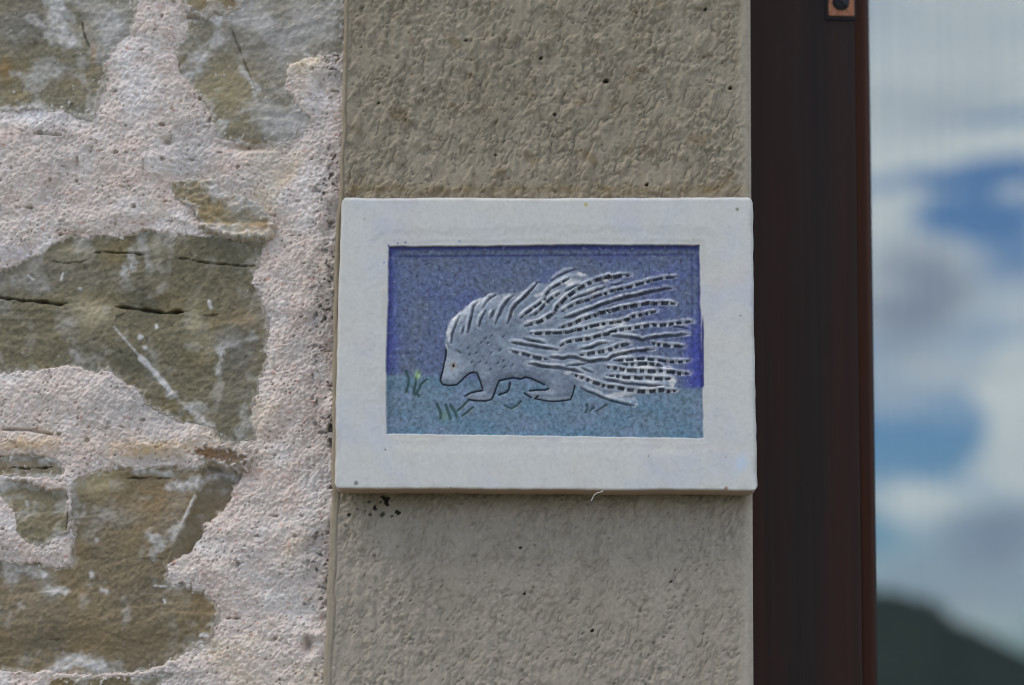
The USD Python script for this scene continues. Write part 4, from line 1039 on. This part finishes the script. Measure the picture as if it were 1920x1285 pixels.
bodyc = blend(bodyc, A(140, 148, 156), np.exp(-(((u - 848) / 22) ** 2 + ((v - 690) / 30) ** 2)) * 0.75)
bodyc = blend(bodyc, A(168, 172, 174), sstep(24, 2, bs) * sstep(645, 600, v) * sstep(960, 900, u) * 0.85)
bodyc = blend(bodyc, A(156, 162, 168), sstep(740, 748, v) * 0.5)
c_ = bgc * (1 - body[:, None]) + bodyc * body[:, None]
c_ = blend(c_, A(138, 148, 159), pale * (0.10 + 0.55 * body))
c_ = blend(c_, A(76, 87, 104), pool_shade * 0.6)  # soft groove shade painted in, together with darker pooled glaze
c_ = blend(c_, A(172, 176, 178), np.clip(spine, 0, 1) * (1 - 0.8 * np.clip(dark * 1.3, 0, 1)) * 0.72 * (1 + 0.25 * N2(u, v, 9, seed=192, oct=2)))
for wx, wy, wa, wb_, am in [(1092, 512, 12, 5, 0.9), (1070, 528, 16, 7, 0.9), (1138, 530, 7, 12, 0.95), (1112, 546, 14, 6, 0.8), (1150, 540, 12, 5, 0.7), (1010, 552, 10, 4, 0.7), (1125, 612, 12, 4, 0.9), (1160, 604, 20, 6, 0.7), (1200, 600, 12, 7, 0.8), (990, 602, 10, 4, 0.7), (1200, 690, 34, 5, 1.0), (1255, 690, 8, 8, 0.9),
                             (1262, 715, 8, 13, 1.0), (1215, 727, 24, 5, 0.8), (1180, 712, 30, 4, 0.6), (1200, 755, 11, 3.5, 1.0), (1165, 738, 40, 6, 0.7), (1065, 698, 8, 4, 0.9), (1236, 702, 20, 4, 0.7), (1170, 668, 14, 4, 0.5), (1135, 640, 16, 4, 0.5), (1180, 634, 14, 4, 0.5), (868, 562, 14, 4, 0.6), (850, 590, 7, 16, 0.8), (839, 620, 4, 14, 0.8), (960, 585, 4, 8, 1.0), (836, 648, 4, 8, 0.7)]:
    g_ = np.exp(-(((u - wx) * 0.97 + (v - wy) * -0.17) / wa) ** 2 - (((v - wy) * 0.97 + (u - wx) * 0.17) / wb_) ** 2)
    c_ = blend(c_, A(186, 183, 178), np.clip(sstep(0.25, 0.75, g_ + 0.25 * N2(u, v, 7, seed=191, oct=2)), 0, 1) * am * sstep(0.3, 0.9, np.maximum(body, pale)) * 0.8 * (1 - 0.5 * pool_shade))
c_ = blend(c_, A(190, 186, 180), np.clip(sstep(0.15, 0.6, N2(u, v, 16, seed=91, oct=2)), 0, 1) * pale * sstep(960, 1020, u) * 0.3 * (0.3 + 0.7 * body))
c_ = blend(c_, A(202, 196, 188), np.maximum(bright, 0) * 0.5)
c_ = blend(c_, A(200, 202, 202), tips * 0.4)
dapple = (0.30 * N2(u, v, 3.6, seed=92) + 0.30 * N2(u, v, 5.6, seed=93) + 0.14 * N2(u, v, 9, seed=94))
c_ *= (1 + dapple * (1 - 0.5 * body))[:, None]
specks = sstep(0.45, 0.75, N2(u, v, 5.5, seed=95)) * (1 - 0.6 * body) * (1 - 0.5 * low)
c_ = blend(c_, A(40, 46, 70), specks * 0.7)
c_ = blend(c_, A(126, 134, 150), sstep(0.5, 0.8, N2(u, v, 5.0, seed=195)) * 0.4)
c_ = blend(c_, A(34, 33, 36), np.clip(dark * (0.86 + 0.25 * N2(u, v, 4, seed=96)), 0, 1))
c_ = blend(c_, A(26, 30, 36), line * 0.92)
c_ = blend(c_, A(54, 62, 78), tick * 0.75)
c_ = blend(c_, A(140, 116, 66), np.clip(eyeh * 1.2, 0, 1) * 0.45)
c_ = blend(c_, A(24, 22, 18), np.clip(eye * 1.4, 0, 1))
c_ = blend(c_, A(44, 48, 58), brow * 0.8)
gcol = A(32, 62, 54)
c_ = blend(c_, gcol, gdark)
(gx0, gy0), = zz(7, (620, 270))
c_ = blend(c_, A(150, 178, 128), np.exp(-(((u - gx0) / 5) ** 2 + ((v - gy0) / 7) ** 2)) * 0.85)
for tx, ty in [(600, 800), (690, 800)]:
    pass
(gx1, gy1), = zz(7, (1060, 930))
c_ = blend(c_, A(104, 128, 108), np.exp(-(((u - gx1) / 7) ** 2 + ((v - gy1) / 9) ** 2)) * 0.6 * (1 - gdark))
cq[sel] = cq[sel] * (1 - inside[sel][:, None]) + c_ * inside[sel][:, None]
cq = blend(cq, A(146, 128, 112), sstep(1.6, 0.2, edge) * sstep(0.97, 0.99, b2))
cq = np.clip(cq, 0.004, 0.82)

qx, qz = PX(QU, QV, FY)
qv = np.stack([qx, FY - qh * MM, qz], -1)
nrq, ncq = QU.shape
# sides and back
front = qv.reshape(-1, 3)
ring = np.concatenate([np.arange(ncq), (np.arange(1, nrq) * ncq + ncq - 1), ((nrq - 1) * ncq + np.arange(ncq - 2, -1, -1)), (np.arange(nrq - 2, 0, -1) * ncq)])
side1 = front[ring].copy()
side1[:, 1] = -0.0032
side1[:, 2] -= 0.0008 * (b2.ravel()[ring] > 0.97)      # the clay spreads a little towards the back
side2 = front[ring].copy()
side2[:, 1] = -0.0006
cen = front.mean(0)
side2[:, [0, 2]] = cen[[0, 2]] + (side2[:, [0, 2]] - cen[[0, 2]]) * np.array([0.955, 0.94])
nf, nring = len(front), len(ring)
fq = grid_faces(nrq, ncq)
kk = np.arange(nring)
kn = (kk + 1) % nring
s1 = np.stack([ring[kn], ring[kk], nf + kk, nf + kn], 1)
s2 = np.stack([nf + kn, nf + kk, nf + nring + kk, nf + nring + kn], 1)
backc = np.vstack([[cen[0], -0.0002, cen[2]]])
allv = np.vstack([front, side1, side2, backc])
s3 = np.stack([nf + nring + kn, nf + nring + kk, np.full(nring, len(allv) - 1), np.full(nring, len(allv) - 1)], 1)
# grid rows run downwards, so flip the front to face the viewer
fq = fq[:, ::-1]
s1, s2 = s1[:, ::-1], s2[:, ::-1]
nall = vnormals(allv, np.vstack([fq, s1, s2]))
call = np.vstack([cq.reshape(-1, 3), np.tile(A(140, 121, 104), (nring, 1)), np.tile(A(96, 84, 72), (nring, 1)), A(150, 130, 110)[None]])
body_full = np.zeros(QU.shape)
body_full[sel] = body
own_full = np.full(QU.shape, -1)
own_full[sel] = np.where(best < 5.0, owner, -1)
gr_full = np.full(QU.shape, -1)
gr_full[sel] = np.where(gbest < 3.6, gown, -1)
fc = fq[:, 0]
f_in = inside.reshape(-1)[fq].mean(1) > 0.5
f_own = own_full.reshape(-1)[fc]
f_body = body_full.reshape(-1)[fc] > 0.5
f_gr = gr_full.reshape(-1)[fc]
kind = np.where(~f_in, 0, np.where(f_own >= 0, 100 + f_own, np.where(f_body, 2, np.where(f_gr >= 0, 50 + f_gr, 1))))
pl_o = (float(cen[0]), 0.0, float(cen[2]))
plaque = thing('ceramic_plaque', 'white ceramic plaque with a blue glazed relief of a porcupine, fixed on the rendered pier', 'plaque', loc=pl_o)
PP = '/World/ceramic_plaque'
rim_f = np.vstack([fq[kind == 0], s1, s2])
ids, inv = np.unique(rim_f.ravel(), return_inverse=True)
emit(PP, 'rim', allv[ids], inv.reshape(rim_f.shape), M_rim, nall[ids], call[ids], pl_o)
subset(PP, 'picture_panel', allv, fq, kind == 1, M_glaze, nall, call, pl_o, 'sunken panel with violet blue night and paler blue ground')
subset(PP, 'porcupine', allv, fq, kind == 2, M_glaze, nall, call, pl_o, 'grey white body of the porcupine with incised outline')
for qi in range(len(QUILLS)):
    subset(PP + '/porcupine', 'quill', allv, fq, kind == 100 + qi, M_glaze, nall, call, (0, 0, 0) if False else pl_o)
for gi in range(len(GRASS)):
    subset(PP + '/picture_panel', 'grass_tuft', allv, fq, kind == 50 + gi, M_glaze, nall, call, pl_o)

# ------------------------------------------------------------------ window
FRY = 0.05                                                       # front of the frame, set back behind the render's face
x0 = float(PX(1392, 642, FRY)[0])
x1 = float(PX(1610, 642, FRY)[0])
GY = FRY + 0.017
x2 = float(PX(1634, 642, FRY + 0.0125)[0])
WZ0, WZ1, WX1 = 0.95, 2.35, x2 + 0.62
win = thing('window', 'dark brown wooden window beside the pier, its pane mirroring clouds and a hill', 'window', loc=(x2, FRY, WZ0))
WO = (x2, FRY, WZ0)
WP = '/World/window'


def extrude_profile(prof, z0, z1, nz=2):
    """Profile in (x, y), counter-clockwise seen from above, run up z as a closed mesh."""
    p = np.asarray(prof, float)
    zs = np.linspace(z0, z1, nz)
    v = np.array([[x, y, z] for z in zs for x, y in p])
    n = len(p)
    f = []
    for r in range(nz - 1):
        for k in range(n):
            a_, b_ = r * n + k, r * n + (k + 1) % n
            f += [[a_, b_, b_ + n], [a_, b_ + n, a_ + n]]
    from shapely.geometry import Polygon
    tv, tf = trimesh.creation.triangulate_polygon(Polygon(p), engine='earcut')
    m = trimesh.Trimesh(v, f, process=False)
    caps = []
    for z, flip in ((z0, True), (z1, False)):
        c = trimesh.Trimesh(np.column_stack([tv, np.full(len(tv), z)]), tf[:, ::-1] if flip else tf, process=False)
        caps.append(c)
    return trimesh.util.concatenate([m] + caps)


def put(parent, name, mesh, mat, smooth=30, origin=WO, label=None):
    v, f, n = meshkit.arrays(mesh, smooth)
    return emit(parent, name, v, f, mat, n, None, origin, label)


def rounded(pts, r, n=5):
    out = []
    P_ = np.asarray(pts, float)
    for i in range(len(P_)):
        a_, b_, c_ = P_[i - 1], P_[i], P_[(i + 1) % len(P_)]
        da, dc = (a_ - b_) / np.linalg.norm(a_ - b_), (c_ - b_) / np.linalg.norm(c_ - b_)
        for t in np.linspace(0, 1, n):
            p, q = b_ + da * r, b_ + dc * r
            out.append((1 - t) ** 2 * p + 2 * t * (1 - t) * b_ + t * t * q)
    return out


post = rounded([(x0, FRY), (x1, FRY), (x1, FRY + 0.05), (x0, FRY + 0.05)], 0.0009)
put(WP, 'stile', extrude_profile(post, WZ0, WZ1), M_wood)
xr0, xr1 = WX1, WX1 + 0.05
put(WP, 'stile', extrude_profile(rounded([(xr0, FRY), (xr1, FRY), (xr1, FRY + 0.05), (xr0, FRY + 0.05)], 0.001), WZ0, WZ1), M_wood)
for zc in (WZ0 + 0.025, WZ1 - 0.025):
    bx = trimesh.creation.box((xr0 - x1 - 0.0006, 0.046, 0.05))
    bx.apply_translation(((xr0 + x1) / 2, FRY + 0.025, zc))
    put(WP, 'rail', bx, M_wood)
# glazing bead: rounded strip falling back to the glass
bead = [(x1 + 0.0002, FRY + 0.0012)]
for t in np.linspace(0, 1, 9):
    ang_ = t * np.pi / 2
    bead.append((x1 + 0.0002 + (x2 - x1) * math.sin(ang_) ** 1.0, FRY + 0.0012 + 0.0115 * (1 - math.cos(ang_))))
bead = bead[1:] + [(x2, GY - 0.0012), (x1 + 0.0002, GY - 0.0012)]
put(WP, 'glazing_bead', extrude_profile(bead, WZ0 + 0.051, WZ1 - 0.051), M_bead, label='thin reddish brown strip along the glass')
gk = rounded([(x2 - 0.0004, GY - 0.0046), (x2 + 0.0009, GY - 0.0040), (x2 + 0.0009, GY - 0.0002), (x2 - 0.0004, GY - 0.0002)], 0.0003, 3)
put(WP, 'gasket', extrude_profile(gk, WZ0 + 0.051, WZ1 - 0.051), M_black)
gp = trimesh.creation.box((xr0 - x1 - 0.0015, 0.004, WZ1 - WZ0 - 0.1012))
gp.apply_translation(((xr0 + x1) / 2, GY + 0.002, (WZ0 + WZ1) / 2))
put(WP, 'pane', gp, M_glass, False, label='reflecting glass pane')
# corner fitting with a slotted screw
fx0, fz0 = map(float, PX(1553, 30, FRY - 0.001))
fx1, _ = map(float, PX(1601.5, 30, FRY - 0.001))
pr = rounded([(fx0, FRY - 0.0016), (fx1, FRY - 0.0016), (fx1, FRY - 0.0001), (fx0, FRY - 0.0001)], 0.0004, 3)
put(WP, 'corner_plate', extrude_profile(pr, fz0, fz0 + 0.034), M_copper, label='coppery metal plate with a dark screw')
sb = trimesh.creation.box((fx1 - fx0 + 0.0016, 0.0008, 0.0356))
sb.apply_translation(((fx0 + fx1) / 2, FRY - 0.0004, fz0 + 0.0165))
put(WP, 'shadow_border', sb, M_black)  # black sheet standing in for the gap shadow round the plate
scx, scz = map(float, PX(1577, 4, FRY - 0.002))
prof = np.array([(0, 0.0014), (0.0012, 0.00135), (0.0024, 0.001), (0.0032, 0.0004), (0.0034, 0.0), (0.0, 0.0)])
sm = trimesh.creation.revolve(prof[::-1], sections=32)
sm.apply_transform(trimesh.transformations.rotation_matrix(np.pi / 2, [1, 0, 0]))
sm.apply_translation((scx, FRY - 0.0016, scz))
put(WP + '/corner_plate', 'screw', sm, M_screw, 35)
sl_ = trimesh.creation.box((0.0058, 0.0008, 0.0008))
sl_.apply_transform(trimesh.transformations.rotation_matrix(0.7, [0, 1, 0]))
sl_.apply_translation((scx, FRY - 0.0030, scz))
put(WP + '/corner_plate', 'screw_slot', sl_, M_black, False)

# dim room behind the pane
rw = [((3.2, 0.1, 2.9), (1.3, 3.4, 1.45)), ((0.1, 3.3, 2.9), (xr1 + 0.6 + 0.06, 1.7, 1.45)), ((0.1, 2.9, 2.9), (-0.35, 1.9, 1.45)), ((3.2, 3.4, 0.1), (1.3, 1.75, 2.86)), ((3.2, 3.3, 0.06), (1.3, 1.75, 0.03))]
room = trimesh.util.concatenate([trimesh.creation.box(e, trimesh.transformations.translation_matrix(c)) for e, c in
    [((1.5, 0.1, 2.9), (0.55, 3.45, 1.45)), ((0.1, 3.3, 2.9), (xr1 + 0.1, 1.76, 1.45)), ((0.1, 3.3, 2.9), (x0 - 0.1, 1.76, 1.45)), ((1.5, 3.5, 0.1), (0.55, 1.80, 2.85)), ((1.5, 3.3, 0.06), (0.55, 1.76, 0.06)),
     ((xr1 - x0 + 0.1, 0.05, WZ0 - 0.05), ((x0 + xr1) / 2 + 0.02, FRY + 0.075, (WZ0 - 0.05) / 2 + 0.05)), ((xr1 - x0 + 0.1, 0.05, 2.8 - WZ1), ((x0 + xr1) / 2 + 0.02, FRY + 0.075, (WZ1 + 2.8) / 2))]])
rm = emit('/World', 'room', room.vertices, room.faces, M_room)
tag(rm.GetPrim(), 'dim room behind the window pane', 'room', kind='structure')

# ------------------------------------------------------------------ pale thread hanging from the plaque's lower edge
tp = [(1131, 920), (1126, 923), (1119, 925), (1114, 929), (1111, 934), (1109, 939)]
tx, tz = PX([p[0] for p in tp], [p[1] for p in tp], FY - 0.0005)
cv = UsdGeom.BasisCurves.Define(stage, path_of('/World', 'thread'))
cv.CreateTypeAttr('cubic')
cv.CreateBasisAttr('catmullRom')
cv.CreateWrapAttr('pinned')
cv.CreateCurveVertexCountsAttr([len(tp)])
cv.CreatePointsAttr(Vt.Vec3fArray([Gf.Vec3f(float(x), float(FY - 0.0003 - 0.0004 * math.sin(i)), float(z)) for i, (x, z) in enumerate(zip(tx, tz))]))
cv.CreateWidthsAttr([0.00022] * len(tp))
UsdShade.MaterialBindingAPI.Apply(cv.GetPrim()).Bind(M_thread)
tag(cv.GetPrim(), 'loose white thread hanging from the bottom edge of the plaque', 'thread')
